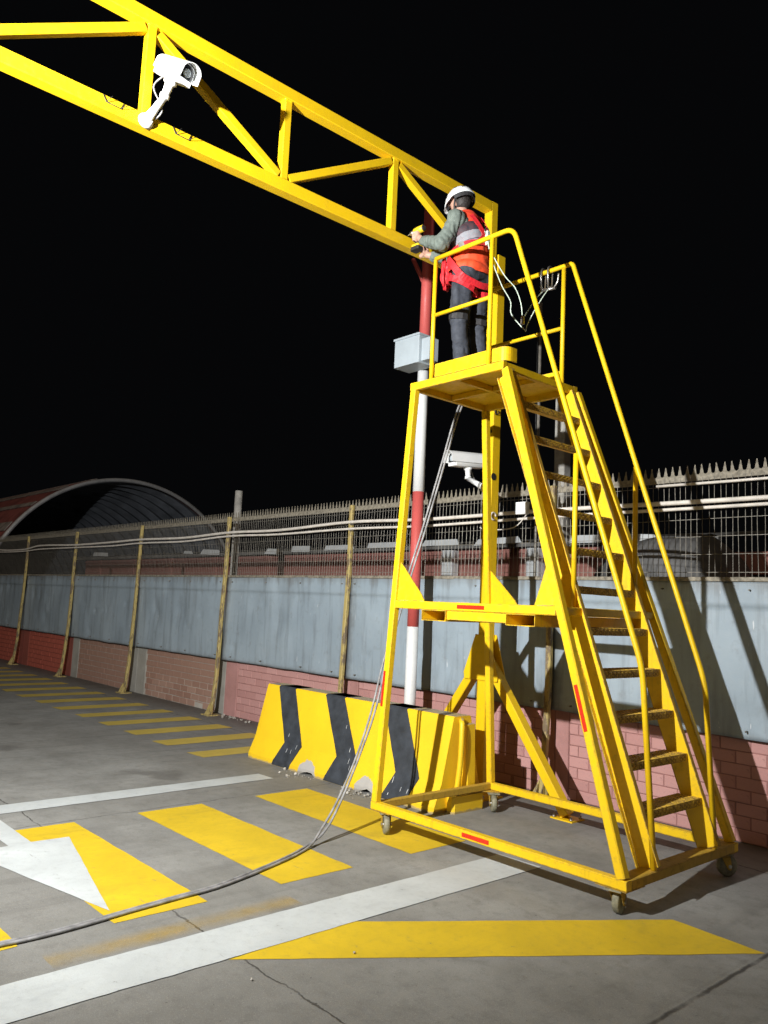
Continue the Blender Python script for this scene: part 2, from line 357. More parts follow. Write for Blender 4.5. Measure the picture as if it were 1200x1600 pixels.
# ------------------------------------------------------------------ mesh helpers
ORG = {}
def empty(name, loc, label, cat, group=None):
    o = bpy.data.objects.new(name, None); col.objects.link(o); o.location = loc
    o.empty_display_size = .2
    o['label'] = label; o['category'] = cat
    if group: o['group'] = group
    ORG[o.name] = V(loc); return o
def tag(o, label, cat, group=None):
    o['label'] = label; o['category'] = cat
    if group: o['group'] = group
    return o
class MB:
    def __init__(s): s.v = []; s.f = []; s.s = []
    def add(s, vs, fs, smooth=False):
        k = len(s.v); s.v += [V(p) for p in vs]
        s.f += [tuple(i+k for i in f) for f in fs]; s.s += [smooth]*len(fs); return s
    def box(s, lo, hi, c=0):
        (x0, y0, z0), (x1, y1, z1) = lo, hi
        return s.beam(V(((x0+x1)/2, (y0+y1)/2, z0)), V(((x0+x1)/2, (y0+y1)/2, z1)), rect(x1-x0, y1-y0, c), V((0, 1, 0)))
    def beam(s, p0, p1, prof, up=V((0, 0, 1)), smooth=False, caps=True):
        """profile (x,y) polygon swept from p0 to p1; y of the profile follows up, x = axis x up"""
        p0, p1 = V(p0), V(p1); a = (p1-p0).normalized(); up = V(up)
        y = (up-a*up.dot(a)).normalized(); x = y.cross(a).normalized()
        n = len(prof)
        vs = [p0+x*q[0]+y*q[1] for q in prof]+[p1+x*q[0]+y*q[1] for q in prof]
        fs = [(i, (i+1) % n, n+(i+1) % n, n+i) for i in range(n)]
        s.add(vs, fs, smooth)
        if caps:
            k = len(s.v)-2*n
            s.f += [tuple(k+i for i in reversed(range(n))), tuple(k+n+i for i in range(n))]; s.s += [False, False]
        return s
    def tube(s, pts, r, sides=10, caps=True):
        pts = [V(p) for p in pts]; n = len(pts); rs = r if isinstance(r, (list, tuple)) else [r]*n
        rings = []; up = None
        for i, p in enumerate(pts):
            t = ((pts[min(i+1, n-1)]-p).normalized()+(p-pts[max(i-1, 0)]).normalized())
            t = t.normalized() if t.length > 1e-6 else V((0, 0, 1))
            if up is None: up = V((0, 0, 1)) if abs(t.z) < .9 else V((0, 1, 0))
            x = t.cross(up).normalized(); up = x.cross(t).normalized()
            rings.append([p+(x*math.cos(2*math.pi*j/sides)+up*math.sin(2*math.pi*j/sides))*rs[i] for j in range(sides)])
        vs = [q for rg in rings for q in rg]
        fs = [(i*sides+j, i*sides+(j+1) % sides, (i+1)*sides+(j+1) % sides, (i+1)*sides+j) for i in range(n-1) for j in range(sides)]
        s.add(vs, fs, True); k = len(s.v)-n*sides
        if caps:
            s.f += [tuple(k+j for j in reversed(range(sides))), tuple(k+(n-1)*sides+j for j in range(sides))]; s.s += [False]*2
        return s
    def ribbon(s, pts, nrm, wd, th=.004):
        """flat strap through pts; nrm[i] = outward normal at each point"""
        pts = [V(p) for p in pts]; n = len(pts); vs = []
        for i, p in enumerate(pts):
            t = (pts[min(i+1, n-1)]-pts[max(i-1, 0)]).normalized(); q = V(nrm[i]).normalized()
            x = t.cross(q).normalized()*wd/2; o = q*th
            vs += [p-x, p+x, p+x+o, p-x+o]
        fs = []
        for i in range(n-1):
            for j in range(4): fs.append((i*4+j, i*4+(j+1) % 4, i*4+4+(j+1) % 4, i*4+4+j))
        fs += [(3, 2, 1, 0), tuple((n-1)*4+j for j in range(4))]
        return s.add(vs, fs, False)
    def lathe(s, c, axis, prof, sides=20):
        """prof: (along axis, radius)"""
        c = V(c); a = V(axis).normalized(); up = V((0, 0, 1)) if abs(a.z) < .9 else V((1, 0, 0))
        x = a.cross(up).normalized(); y = x.cross(a)
        vs = [c+a*h+(x*math.cos(2*math.pi*j/sides)+y*math.sin(2*math.pi*j/sides))*r for h, r in prof for j in range(sides)]
        n = len(prof)
        fs = [(i*sides+j, i*sides+(j+1) % sides, (i+1)*sides+(j+1) % sides, (i+1)*sides+j) for i in range(n-1) for j in range(sides)]
        s.add(vs, fs, True); k = len(s.v)-n*sides
        s.f += [tuple(k+j for j in reversed(range(sides))), tuple(k+(n-1)*sides+j for j in range(sides))]; s.s += [False]*2
        return s
    def prism(s, poly, d):
        """poly: 3-D outline, extruded by vector d"""
        n = len(poly); d = V(d); vs = [V(p) for p in poly]+[V(p)+d for p in poly]
        fs = [(i, (i+1) % n, n+(i+1) % n, n+i) for i in range(n)]+[tuple(reversed(range(n))), tuple(n+i for i in range(n))]
        return s.add(vs, fs)
    def mesh(s, name, off=V((0, 0, 0))):
        me = bpy.data.meshes.new(name); me.from_pydata([tuple(p-off) for p in s.v], [], s.f)
        me.polygons.foreach_set('use_smooth', s.s)
        bm = bmesh.new(); bm.from_mesh(me); bmesh.ops.recalc_face_normals(bm, faces=bm.faces); bm.to_mesh(me); bm.free()
        return me
    def build(s, name, mat, parent=None, loc=None):
        off = V((0, 0, 0))
        if parent is not None: off = ORG.get(parent.name, V((0, 0, 0)))
        elif loc is not None: off = V(loc)
        o = bpy.data.objects.new(name, s.mesh(name, off)); col.objects.link(o)
        o.data.materials.append(M[mat] if isinstance(mat, str) else mat)
        if parent is not None: o.parent = parent; ORG[o.name] = off
        else:
            o.location = off; ORG[o.name] = off
        return o
def rect(w, h, c=0):
    w, h = w/2, h/2
    if not c: return [(-w, -h), (w, -h), (w, h), (-w, h)]
    return [(-w+c, -h), (w-c, -h), (w, -h+c), (w, h-c), (w-c, h), (-w+c, h), (-w, h-c), (-w, -h+c)]
def chan(w, h, t, side=1):   # C profile, back along x=0, open towards side*x
    p = [(0, -h/2), (w, -h/2), (w, -h/2+t), (t, -h/2+t), (t, h/2-t), (w, h/2-t), (w, h/2), (0, h/2)]
    return p if side > 0 else [(-x, y) for x, y in reversed(p)]
def angle(w, h, t, sx=1, sy=1):
    p = [(0, 0), (w, 0), (w, t), (t, t), (t, h), (0, h)]
    p = [(x*sx, y*sy) for x, y in p]
    return p if sx*sy > 0 else p[::-1]
def inst(name, mesh, parent, loc, rot=None, mat=None, off=None):
    o = bpy.data.objects.new(name, mesh); col.objects.link(o); o.parent = parent
    o.location = V(loc)-(ORG.get(parent.name, V((0, 0, 0))) if off is None else off)
    if rot: o.rotation_euler = rot
    ORG[o.name] = V(loc)
    return o
def lerp(a, b, t): return V(a)*(1-t)+V(b)*t
def smooth_path(pts, k=6):
    pts = [V(p) for p in pts]; out = []
    for i in range(len(pts)-1):
        p0, p1, p2, p3 = pts[max(i-1, 0)], pts[i], pts[i+1], pts[min(i+2, len(pts)-1)]
        for j in range(k):
            t = j/k
            out.append(.5*((2*p1)+(p2-p0)*t+(2*p0-5*p1+4*p2-p3)*t*t+(3*p1-p0-3*p2+p3)*t**3))
    out.append(pts[-1]); return out
def struct(o): o['kind'] = 'structure'; return o
def stuff(o): o['kind'] = 'stuff'; return o

# ------------------------------------------------------------------ ground and markings
g = MB(); g.add([(-160, -80, 0), (80, -80, 0), (80, 160, 0), (-160, 160, 0)], [(0, 1, 2, 3)])
struct(g.build('ground', 'ground'))

def marking(poly, mat, name, label, z=.004, jit=.006, group=None):
    pts = []
    n = len(poly)
    for i in range(n):
        a, b = V((*poly[i], 0)), V((*poly[(i+1) % n], 0)); k = max(2, int((b-a).length/.06)); d = (b-a).normalized(); nn = V((-d.y, d.x, 0))
        for j in range(k):
            p = a.lerp(b, j/k)
            pts.append(p+nn*(noise.noise(p*9+V((i*7, 3, 1)))*jit+noise.noise(p*1.7+V((i*3, 9, 1)))*jit*.8))
    c = sum(pts, V())/len(pts); c.z = z
    m = MB(); m.add([V((p.x, p.y, z)) for p in pts], [tuple(range(len(pts)))])
    o = m.build(name, mat, None, c)
    return tag(o, label, 'road marking', group)
marking([(-3.79, -1.2), (-3.46, -1.2), (-3.45, 4.66), (-3.80, 4.64)], 'white_line', 'bay_line', 'long white bay line crossing the foreground and ending under the platform ladder', .0045)
marking([(-6.87, -.6), (-6.60, -.6), (-6.62, 4.66), (-6.87, 4.65)], 'white_line', 'bay_line', 'white bay line beyond the yellow bars, ending near the concrete barrier', .0045)
bars = [(.93, 1.50, 'yellow bar cut off by the left edge of the frame below the arrow'), (1.98, 2.53, 'yellow bar overlapped by the white arrowhead'),
        (3.03, 3.60, 'yellow bar in the middle of the bay, crossed by the grey cable'), (4.12, 4.69, 'yellow bar nearest the barrier, running under the left caster')]
for y0, y1, lab in bars:
    marking([(-6.12, y0), (-4.16, y0), (-4.16, y1), (-6.12, y1)], 'yellow_line', 'yellow_bar', lab, .0022, group='yellow bars inside the bay')
arrow = [(-5.77, 2.36), (-4.33, 2.03), (-5.77, 1.70), (-5.77, 1.955), (-8.2, 1.955), (-8.2, 2.105), (-5.785, 2.105)]
marking(arrow, 'white_line', 'painted_arrow', 'white painted arrow pointing along the bay at the left edge', .0045, .004)
marking([(-3.45, 2.23), (-1.90, 4.50), (-2.43, 4.53), (-3.46, 3.02)], 'yellow_line', 'yellow_hatch', 'broad slanted yellow hatch stripe in front of the near caster', .0022)
o = marking([(-4.02, 1.55), (-3.80, 1.55), (-3.80, 2.95), (-4.02, 2.95)], 'overspray', 'overspray', 'faint yellow overspray smear beside the long white line', .0022)
nth = ['nearest', 'second', 'third', 'fourth', 'fifth', 'sixth', 'seventh', 'eighth', 'ninth', 'tenth', 'eleventh', 'twelfth', 'thirteenth', 'fourteenth', 'fifteenth', 'sixteenth', 'seventeenth', 'eighteenth', 'nineteenth', 'twentieth', 'twenty-first', 'twenty-second']
for i in range(20):
    x = -7.86-.815*i; wd = .34+random.uniform(-.02, .02)
    lab = ('faint patchy walkway bar touching the end of the barrier' if i == 0 else '%s walkway bar along the wall counted from the barrier' % nth[i])
    marking([(x-wd, 4.60+random.uniform(-.03, .03)), (x, 4.60), (x, 5.97), (x-wd, 5.95)], 'yellow_faded', 'walkway_bar', lab, .0022, .01, 'yellow walkway bars along the wall')

# ------------------------------------------------------------------ brick wall
POSTS = [-22.45, -19.5, -16.6, -13.62, -10.66, -7.76, -4.70, -1.75, 1.2]
KIND = ['red', 'red', 'red', 'bare', 'bare', 'pink', 'pink', 'pink', 'pink']   # bay i lies between POSTS[i-1] and POSTS[i]
wall = empty('brick_wall', (-10, 6.6, 0), 'low brick wall painted pink, left bare and painted red along the yard', 'wall')
brick_me = {}
def brick_mesh(kind):
    m = bpy.data.meshes.new('brick_'+kind); bm = bmesh.new(); bmesh.ops.create_cube(bm, size=1)
    for v in bm.verts: v.co = V((v.co.x*.238, v.co.y*.07, v.co.z*.0925))
    bmesh.ops.bevel(bm, geom=[e for e in bm.edges if all(v.co.y < 0 for v in e.verts)], offset=.005, segments=1, affect='EDGES')
    bm.to_mesh(m); bm.free(); m.materials.append(M['brick_'+kind]); return m
for k in ('pink', 'bare', 'red'): brick_me[k] = brick_mesh(k)
cnt = 0; far = {'pink': [], 'bare': [], 'red': []}
for i in range(len(POSTS)-1, -1, -1):
    x1 = POSTS[i]; x0 = POSTS[i-1] if i else -27.0; k = KIND[i]
    m = MB(); m.box((x0+.001, 6.534, 0), (x1-.001, 6.72, .80)); m.build('mortar_core', 'mortar_'+k, wall)
    for a, b in ((x0+.002, x0+(.33 if x0 < -10 else .15)), (x1-(.26 if x1 < -10 else .12), x1-.002)):
        m = MB(); m.box((a, 6.521, 0), (b, 6.55, .796), .006); m.build('pillar', 'pillar_'+k, wall)
    xa, xb = x0+(.34 if x0 < -10 else .16), x1-(.27 if x1 < -10 else .13)
    for row in range(8):
        z = .002+row*.0985+.0485
        x = xb; first = True
        while x > xa+.03:
            ln = .116 if (first and row % 2 == 0) else .238
            ln = min(ln, x-xa); first = False
            if ln < .035: break
            cx = x-ln/2
            y = 6.564+random.uniform(-.0025, .0025)
            if row == 0 and random.random() < .08: y += .004
            rot = (random.uniform(-.012, .012), random.uniform(-.008, .008), random.uniform(-.012, .012))
            if cnt < 300 and cx < -2.2:
                o = inst('brick', brick_me[k], wall, (cx, y, z), rot); o.scale.x = ln/.238; cnt += 1
            elif cx < -2.2: far[k].append((cx, y, z, ln))
            x -= ln+.007+random.uniform(-.002, .002)
for k, L in far.items():
    if not L: continue
    m = MB()
    for x, y, z, ln in L:
        c = V((x, y, z)); h = V((ln/2-.002, .036+random.uniform(0, .003), .0445))
        vs = [c+V((sx*h.x, sy*h.y, sz*h.z)) for sx in (-1, 1) for sy in (-1, 1) for sz in (-1, 1)]
        m.add(vs, [(0, 1, 3, 2), (4, 6, 7, 5), (0, 4, 5, 1), (2, 3, 7, 6), (0, 2, 6, 4), (1, 5, 7, 3)])
    stuff(m.build('far_bricks', 'brick_'+k, wall))

# ------------------------------------------------------------------ fence on the wall: posts, sheets, wire mesh, spikes
fence = empty('security_fence', (-10, 6.45, 0), 'grey metal sheet and wire mesh fence with spiked top above the brick wall', 'fence')
ZT = 2.88
def fence_y(z): return 6.455
for i, x in enumerate(POSTS[:-1]):
    rr = random.Random(i)
    pth = [(x+.03, 6.30, .02), (x+.01, 6.36, .55), (x+rr.uniform(-.02, .02), 6.385, 1.1), (x+rr.uniform(-.03, .01), 6.395, 1.55), (x+rr.uniform(-.02, .02), 6.405, 2.1), (x, 6.41, ZT+.05)]
    m = MB()
    for a, b in zip(pth[:-1], pth[1:]): m.beam(a, V(b)+(V(b)-V(a)).normalized()*.01, rect(.058, .05, .008), V((0, 1, 0)))
    p = m.build('post', 'post', fence)
    f = MB()
    f.box((x-.09, 6.20, 0), (x+.13, 6.40, .014))
    for sx in (-1, 1):
        f.prism([(x+.03+sx*.025, 6.29, .014), (x+.03+sx*.025, 6.21, .014), (x+.03+sx*.025, 6.285, .17)], (sx*.01, 0, 0))
        f.prism([(x+.03+sx*.03, 6.30, .014), (x+.03+sx*.10, 6.25, .014), (x+.03+sx*.03, 6.30, .19)], (0, .01, 0))
    f.build('post_foot', 'post', p)
def sheet(x0, x1, seed):
    z0, z1 = .80, 2.035; vs = []; fs = []
    zl = [z0+(1.823-z0)*k/28 for k in range(29)]+[1.8275]+[1.8275+(z1-1.8275)*k/6 for k in range(1, 7)]
    nx, nz = 64, len(zl)-1
    rr = random.Random(seed)
    dents = [(rr.uniform(x0+.2, x1-.2), rr.uniform(.9, 1.9), rr.uniform(.03, .16), rr.uniform(-.012, .026)) for _ in range(18)]
    for j in range(nz+1):
        for i in range(nx+1):
            x = x0+(x1-x0)*i/nx; z = zl[j]
            y = 6.455+.026*noise.noise(V((x*.9, seed, z*.8)))+.009*noise.noise(V((x*3.1, seed+5, z*1.7)))
            y -= .007 if z > 1.825 else 0
            y -= .006 if x > (x0+x1)/2+.2*math.sin(seed) else 0
            y -= .016*math.exp(-((x-x0)/.05)**2)+.016*math.exp(-((x-x1)/.05)**2)
            for dx, dz, dr, dd in dents: y += dd*math.exp(-((x-dx)**2+(z-dz)**2)/dr**2)
            zz = z+(.008*noise.noise(V((x*2, seed, 0))) if j in (0, nz) else 0)
            vs.append((x, y, zz))
    for j in range(nz):
        for i in range(nx): a = j*(nx+1)+i; fs.append((a, a+1, a+nx+2, a+nx+1))
    m = MB(); m.add(vs, fs, True); o = m.build('metal_sheet', 'sheet', fence)
    sol = o.modifiers.new('thickness', 'SOLIDIFY'); sol.thickness = .003; sol.offset = 1
    # screws
    s = MB()
    for z in (.86, 1.96):
        for q in range(4):
            xx = x0+.18+(x1-x0-.36)*q/3+rr.uniform(-.1, .1)
            s.lathe((xx, 6.425+.02*noise.noise(V((xx*.9, seed, z*.8))), z), (0, -1, 0), [(-.03, .007), (.004, .007), (.006, .004)], 8)
    stuff(s.build('screws', 'galv', o))
for i in range(len(POSTS)-1):
    x0 = POSTS[i]; x1 = POSTS[i+1]; sheet(x0+.004, x1-.004, i*11+3)
sheet(-26.5, POSTS[0]-.004, 97)
def wires(x0, x1, seed):
    rr = random.Random(seed); m = MB(); r = .0026
    tri = [(r, 0), (-r*.5, r*.87), (-r*.5, -r*.87)]
    x = x0+.03
    bulge = lambda x, z: 6.452+.018*noise.noise(V((x*.8, seed, z*1.5)))
    while x < x1-.02:
        a = V((x+rr.uniform(-.003, .003), bulge(x, 2.05), 2.045)); b = V((x+rr.uniform(-.008, .008), bulge(x, 2.5), 2.5)); c = V((x+rr.uniform(-.003, .003), bulge(x, 2.9), ZT+.02))
        m.beam(a, b, tri, V((0, 1, 0)), caps=False); m.beam(b, c, tri, V((0, 1, 0)), caps=False)
        x += .0505
    z = 2.10
    while z < ZT:
        n = 10
        for k in range(n):
            xa = x0+(x1-x0)*k/n; xb = x0+(x1-x0)*(k+1)/n
            m.beam((xa, bulge(xa, z)-.005, z+.006*noise.noise(V((xa, z, seed)))), (xb, bulge(xb, z)-.005, z+.006*noise.noise(V((xb, z, seed)))), tri, V((0, 0, 1)), caps=False)
        z += .148
    stuff(m.build('wire_mesh', 'galv', fence))
    e = MB()
    e.beam((x0, 6.452, 2.045), (x1, 6.452, 2.045), rect(.03, .035, .004)); e.build('bottom_rail', 'spike', fence)
    e = MB(); e.beam((x0, 6.455, ZT+.022), (x1, 6.455, ZT+.022), rect(.014, .055, .002)); e.build('top_rail', 'spike', fence)
ends = [-26.5]+POSTS
for i in range(len(ends)-1): wires(ends[i], ends[i+1], i)
sp = MB(); sp.prism([(-.026, 0, 0), (.026, 0, 0), (.016, 0, .012), (.003, 0, .085), (-.003, 0, .085), (-.016, 0, .012)], (0, .005, 0)); spm = sp.mesh('spike'); spm.materials.append(M['spike'])
x = -2.3; n = 0; fs_ = MB()
while x > -26.4:
    rz = random.uniform(-.06, .06)
    if n < 150: inst('spike', spm, fence, (x, 6.4525, ZT+.049), (random.uniform(-.08, .08), rz, 0))
    else: fs_.prism([(x-.026, 6.4525, ZT+.049), (x+.026, 6.4525, ZT+.049), (x+.016, 6.4525, ZT+.061), (x+.003+rz*.05, 6.4525, ZT+.134), (x-.003+rz*.05, 6.4525, ZT+.134), (x-.016, 6.4525, ZT+.061)], (0, .005, 0))
    x -= .0655; n += 1
stuff(fs_.build('far_spikes', 'spike', fence))

# conduits strapped to the fence
def conduit(zs, r, label, y=6.385):
    pts = smooth_path([(x, y+random.uniform(-.006, .006), z) for x, z in zs], 5)
    m = MB(); m.tube(pts, r, 8); c = m.build('conduit', 'pvc', None, (zs[0][0], y, zs[0][1])); tag(c, label, 'conduit', 'conduits along the fence')
    for k in range(0, len(POSTS)-2):
        x = POSTS[k]+.04; z = min(zs, key=lambda q: abs(q[0]-x))[1]
        cm = MB(); cm.box((x-.012, y-.03, z-r-.012), (x+.012, y+.03, z-r-.004)); cm.build('clip', 'spike', c)
conduit([(-26, 2.72), (-22.4, 2.70), (-21, 2.645), (-19.6, 2.64), (-18.6, 2.70), (-16.6, 2.665), (-14.8, 2.67), (-13.6, 2.685), (-12, 2.665), (-10.6, 2.70), (-9.3, 2.685), (-7.75, 2.725), (-6.4, 2.695), (-4.7, 2.70), (-3.3, 2.685), (-1.7, 2.68)], .020, 'upper and thicker white conduit running along the wire mesh')
conduit([(-26, 2.66), (-22.4, 2.63), (-21, 2.60), (-19.6, 2.595), (-18.6, 2.62), (-16.6, 2.61), (-14.8, 2.60), (-13.6, 2.62), (-12, 2.605), (-10.6, 2.645), (-9.3, 2.625), (-7.75, 2.64), (-6.4, 2.62), (-4.7, 2.635), (-3.3, 2.632), (-1.7, 2.63)], .015, 'lower and thinner white conduit running along the wire mesh')
m = MB(); m.tube([(-3.60, 6.40, 2.845), (-2.9, 6.40, 2.838), (-1.9, 6.40, 2.835)], .012, 8)
tag(m.build('conduit', 'pvc', None, (-2.9, 6.40, 2.84)), 'short white conduit just below the spikes at the right edge', 'conduit', 'conduits along the fence')
m = MB(); m.box((-5.10, 6.33, 2.675), (-4.96, 6.385, 2.795), .006); jb = m.build('junction_box', 'cam_white', None, (-5.03, 6.36, 2.73))
tag(jb, 'small white junction box on the fence conduits behind the stairs', 'junction box')
m = MB(); m.box((-5.09, 6.322, 2.685), (-4.97, 6.33, 2.785), .004); m.build('lid', 'cam_white', jb)
m = MB(); m.tube(smooth_path([(-4.97, 6.37, 2.69), (-5.15, 6.38, 2.55), (-5.5, 6.39, 2.54), (-5.62, 6.40, 2.57)], 5), .006, 6)
tag(m.build('loose_wire', 'pvc', None, (-5.2, 6.38, 2.55)), 'thin white wire sagging from the junction box', 'wire')
m = MB(); m.tube([(-5.06, 6.62, 0), (-5.06, 6.62, 4.95)], .016, 8); mast = m.build('conduit_mast', 'galv', None, (-5.06, 6.62, 0))
tag(mast, 'thin grey upright conduit mast rising behind the junction box', 'conduit')
m = MB(); m.tube([(-5.095, 6.62, 2.7), (-5.095, 6.62, 4.93)], .006, 6); m.build('cable', 'dark', mast)

# concrete posts behind the fence
m = MB(); m.beam((-5.06, 7.05, 0), (-5.06, 7.05, 4.02), rect(.13, .13, .012), V((0, 1, 0)))
tag(m.build('concrete_post', 'concrete', None, (-5.06, 7.05, 0)), 'tall pale concrete post behind the fence and the stair treads', 'post')
m = MB(); m.tube([(-11.05, 6.78, 0), (-11.05, 6.78, 3.42)], .06, 14)
tag(m.build('concrete_post', 'concrete', None, (-11.05, 6.78, 0)), 'round grey concrete post standing above the spikes at left', 'post')

# ------------------------------------------------------------------ background: hangar, shed, tarpaulin heap
hang = empty('arched_hangar', (-24, 10.85, 0), 'dark arched hangar roof with red sheets beyond the fence', 'hangar')
def arch(name, R0, x0, x1, mat, corr, nseg=64, a0=-6, a1=186, parent=hang, pitch=None, smooth=True):
    m = MB(); vs = []; nx = max(1, int(abs(x1-x0)/(.18 if smooth else .42))) if corr else 1
    for i in range(nx+1):
        x = x0+(x1-x0)*i/nx; rr = R0+(corr if i % 2 else 0)
        for j in range(nseg+1):
            a = R_(a0+(a1-a0)*j/nseg); vs.append((x, 10.85-rr*math.cos(a), 1.0+rr*math.sin(a)))
    fs = [(i*(nseg+1)+j, i*(nseg+1)+j+1, (i+1)*(nseg+1)+j+1, (i+1)*(nseg+1)+j) for i in range(nx) for j in range(nseg)]
    m.add(vs, fs, smooth); return m.build(name, mat, parent)
arch('roof', 4.27, -24, -52, 'hangar_red', .03)
arch('roof_lining', 4.16, -24.02, -52, 'hangar_in', .09, smooth=False)
m = MB(); pr = []
for j in range(65):
    a = R_(-6+192*j/64); pr.append((-23.985, 10.85-4.235*math.cos(a), 1.0+4.235*math.sin(a)))
m.tube(pr, .065, 6); m.build('rim', 'rim', hang)
for k in range(5):
    a = R_(22+k*13); m = MB()
    m.beam((-24.1, 10.85-4.31*math.cos(a), 1+4.31*math.sin(a)), (-52, 10.85-4.31*math.cos(a), 1+4.31*math.sin(a)), rect(.34 if k % 2 else .2, .02), V((0, -math.cos(a), math.sin(a))))
    m.build('roof_band', 'band_pale', hang)
m = MB()
for x in (-24.3, -30, -36, -42, -48):
    for y in (6.75, 14.95): m.box((x-.1, y-.1, 0), (x+.1, y+.1, 1.05))
m.build('column', 'concrete', hang)

shed = empty('brick_shed', (-14, 9.6, 0), 'long low maroon brick shed seen through the wire mesh', 'shed')
m = MB(); m.box((-24, 9.6, 0), (-4.9, 9.8, 2.66)); m.build('wall', 'shed_brick', shed)
for q in range(9):
    x = -23+q*2.15
    m = MB(); m.box((x, 9.575, 0), (x+.16, 9.6, 2.655)); m.build('pilaster', 'shed_brick', shed)
for q, z in enumerate((2.50, 2.58)):
    m = MB(); m.box((-24, 9.585-.012*q, z), (-4.9, 9.6, z+.035)); m.build('string_course', 'shed_brick', shed)
m = MB(); vs = []; fs = []; n = 200
for i in range(n+1):
    x = -24.4+19.9*i/n; dz = .028 if i % 2 else 0
    vs += [(x, 9.42, 2.73+dz), (x, 13.5, 3.2+dz)]
fs = [(2*i, 2*i+2, 2*i+3, 2*i+1) for i in range(n)]
m.add(vs, fs); m.build('roof', 'shed_roof', shed)
m = MB(); m.box((-24.4, 9.44, 2.665), (-4.5, 9.5, 2.725)); m.build('eave_board', 'shed_roof', shed)
for x, wd, z in ((-22.5, 1.1, 2.72), (-17.4, .5, 2.70), (-16.4, .9, 2.66), (-13.9, .55, 2.63), (-12.9, .62, 2.66), (-11.7, .9, 2.67), (-10.4, 1.0, 2.68), (-9.1, .85, 2.69), (-7.9, .95, 2.68), (-6.5, .9, 2.66), (-5.6, .7, 2.66)):
    t = random.uniform(-.02, .02); hh = random.uniform(.07, .12); m = MB()
    m.prism([(x-wd/2, 9.40, z+.03+t), (x+wd/2, 9.38, z+.03-t), (x+wd/2+random.uniform(-.15, .05), 9.41, z+.03+hh-t), (x-wd/2+random.uniform(-.02, .1), 9.42, z+.03+hh+t)], (0, .012, .002)); m.build('roof_panel', 'white_panel', shed)
for x in (-9.05, -7.35):
    m = MB(); m.box((x, 9.40, 2.02), (x+.22, 9.57, 2.64), .01); m.build('vent_box', 'white_panel', shed)

def heap(name, cx, cy, rx, ry, h, z0, mat, label, cat, seed):
    vs = []; fs = []; nu, nv = 40, 14
    for j in range(nv+1):
        t = j/nv
        for i in range(nu):
            a = 2*math.pi*i/nu; r = math.cos(t*math.pi/2)**.7
            p = V((math.cos(a)*r*rx, math.sin(a)*r*ry, z0*min(1, t*4)+h*math.sin(t*math.pi/2)))
            p += V((1, .6, .8))*.14*noise.noise(V((p.x*1.6+seed, p.y*1.6, p.z*2)))*(1 if j else 0)
            vs.append((cx+p.x, cy+p.y, max(0, p.z)))
    for j in range(nv):
        for i in range(nu): fs.append((j*nu+i, j*nu+(i+1) % nu, (j+1)*nu+(i+1) % nu, (j+1)*nu+i))
    m = MB(); m.add(vs, fs, True); return tag(m.build(name, mat, None, (cx, cy, 0)), label, cat)
heap('covered_stack', -4.62, 8.5, .95, .7, .75, 1.86, 'tarp', 'pale grey tarpaulin covered heap behind the fence right of the stairs', 'heap', 4)
st = empty('timber_stack', (-3.0, 9.4, 0), 'dark plank stack beyond the fence at the right edge', 'timber stack')
for q in range(8):
    m = MB(); m.box((-4.2+random.uniform(-.1, .1), 9.0+(q % 2)*.04, q*.32), (-1.4+random.uniform(-.1, .1), 9.9, q*.32+.25), .01); m.build('plank', 'shed_brick', st)

# ------------------------------------------------------------------ concrete barrier
bar = empty('concrete_barrier', (-6.2, 5.35, 0), 'yellow and charcoal striped concrete barrier standing in front of the wall', 'barrier')
BX0, BX1 = -7.66, -4.83
prof = [(5.035, .0), (5.035, .05), (5.115, .235), (5.245, .775), (5.255, .785), (5.455, .785), (5.465, .775), (5.585, .235), (5.665, .05), (5.665, .0)]
xs = []
x = BX0
while x < BX1-.01: xs.append(x); x += .06
xs.append(BX1); m = MB(); vs = []
def barrier_pt(x, q):
    y, z = prof[q]
    lift = 0
    for x0 in (-6.60, -5.72):
        d = abs(x-x0-.03)
        if d < .11: lift = max(lift, .05*(1-d/.11)**.5*(.7+.5*noise.noise(V((x*14, 1, 0)))))
    if z == 0: z = max(0, lift-.004*0)
    elif z == .05: z = max(z, lift+.018)
    inset = 0
    if x < BX0+.02 or x > BX1-.02: inset = .012
    yc = 5.35
    return V((x+(0), yc+(y-yc)*(1-inset)+.004*noise.noise(V((x*3, z*4, q))), z))
for x in xs:
    for q in range(len(prof)): vs.append(barrier_pt(x, q))
n = len(prof); fs = []
for i in range(len(xs)-1):
    for q in range(n): fs.append((i*n+q, i*n+(q+1) % n, (i+1)*n+(q+1) % n, (i+1)*n+q))
fs += [tuple(range(n)), tuple((len(xs)-1)*n+q for q in range(n))]
m.add(vs, fs); m.build('body', 'barrier', bar)
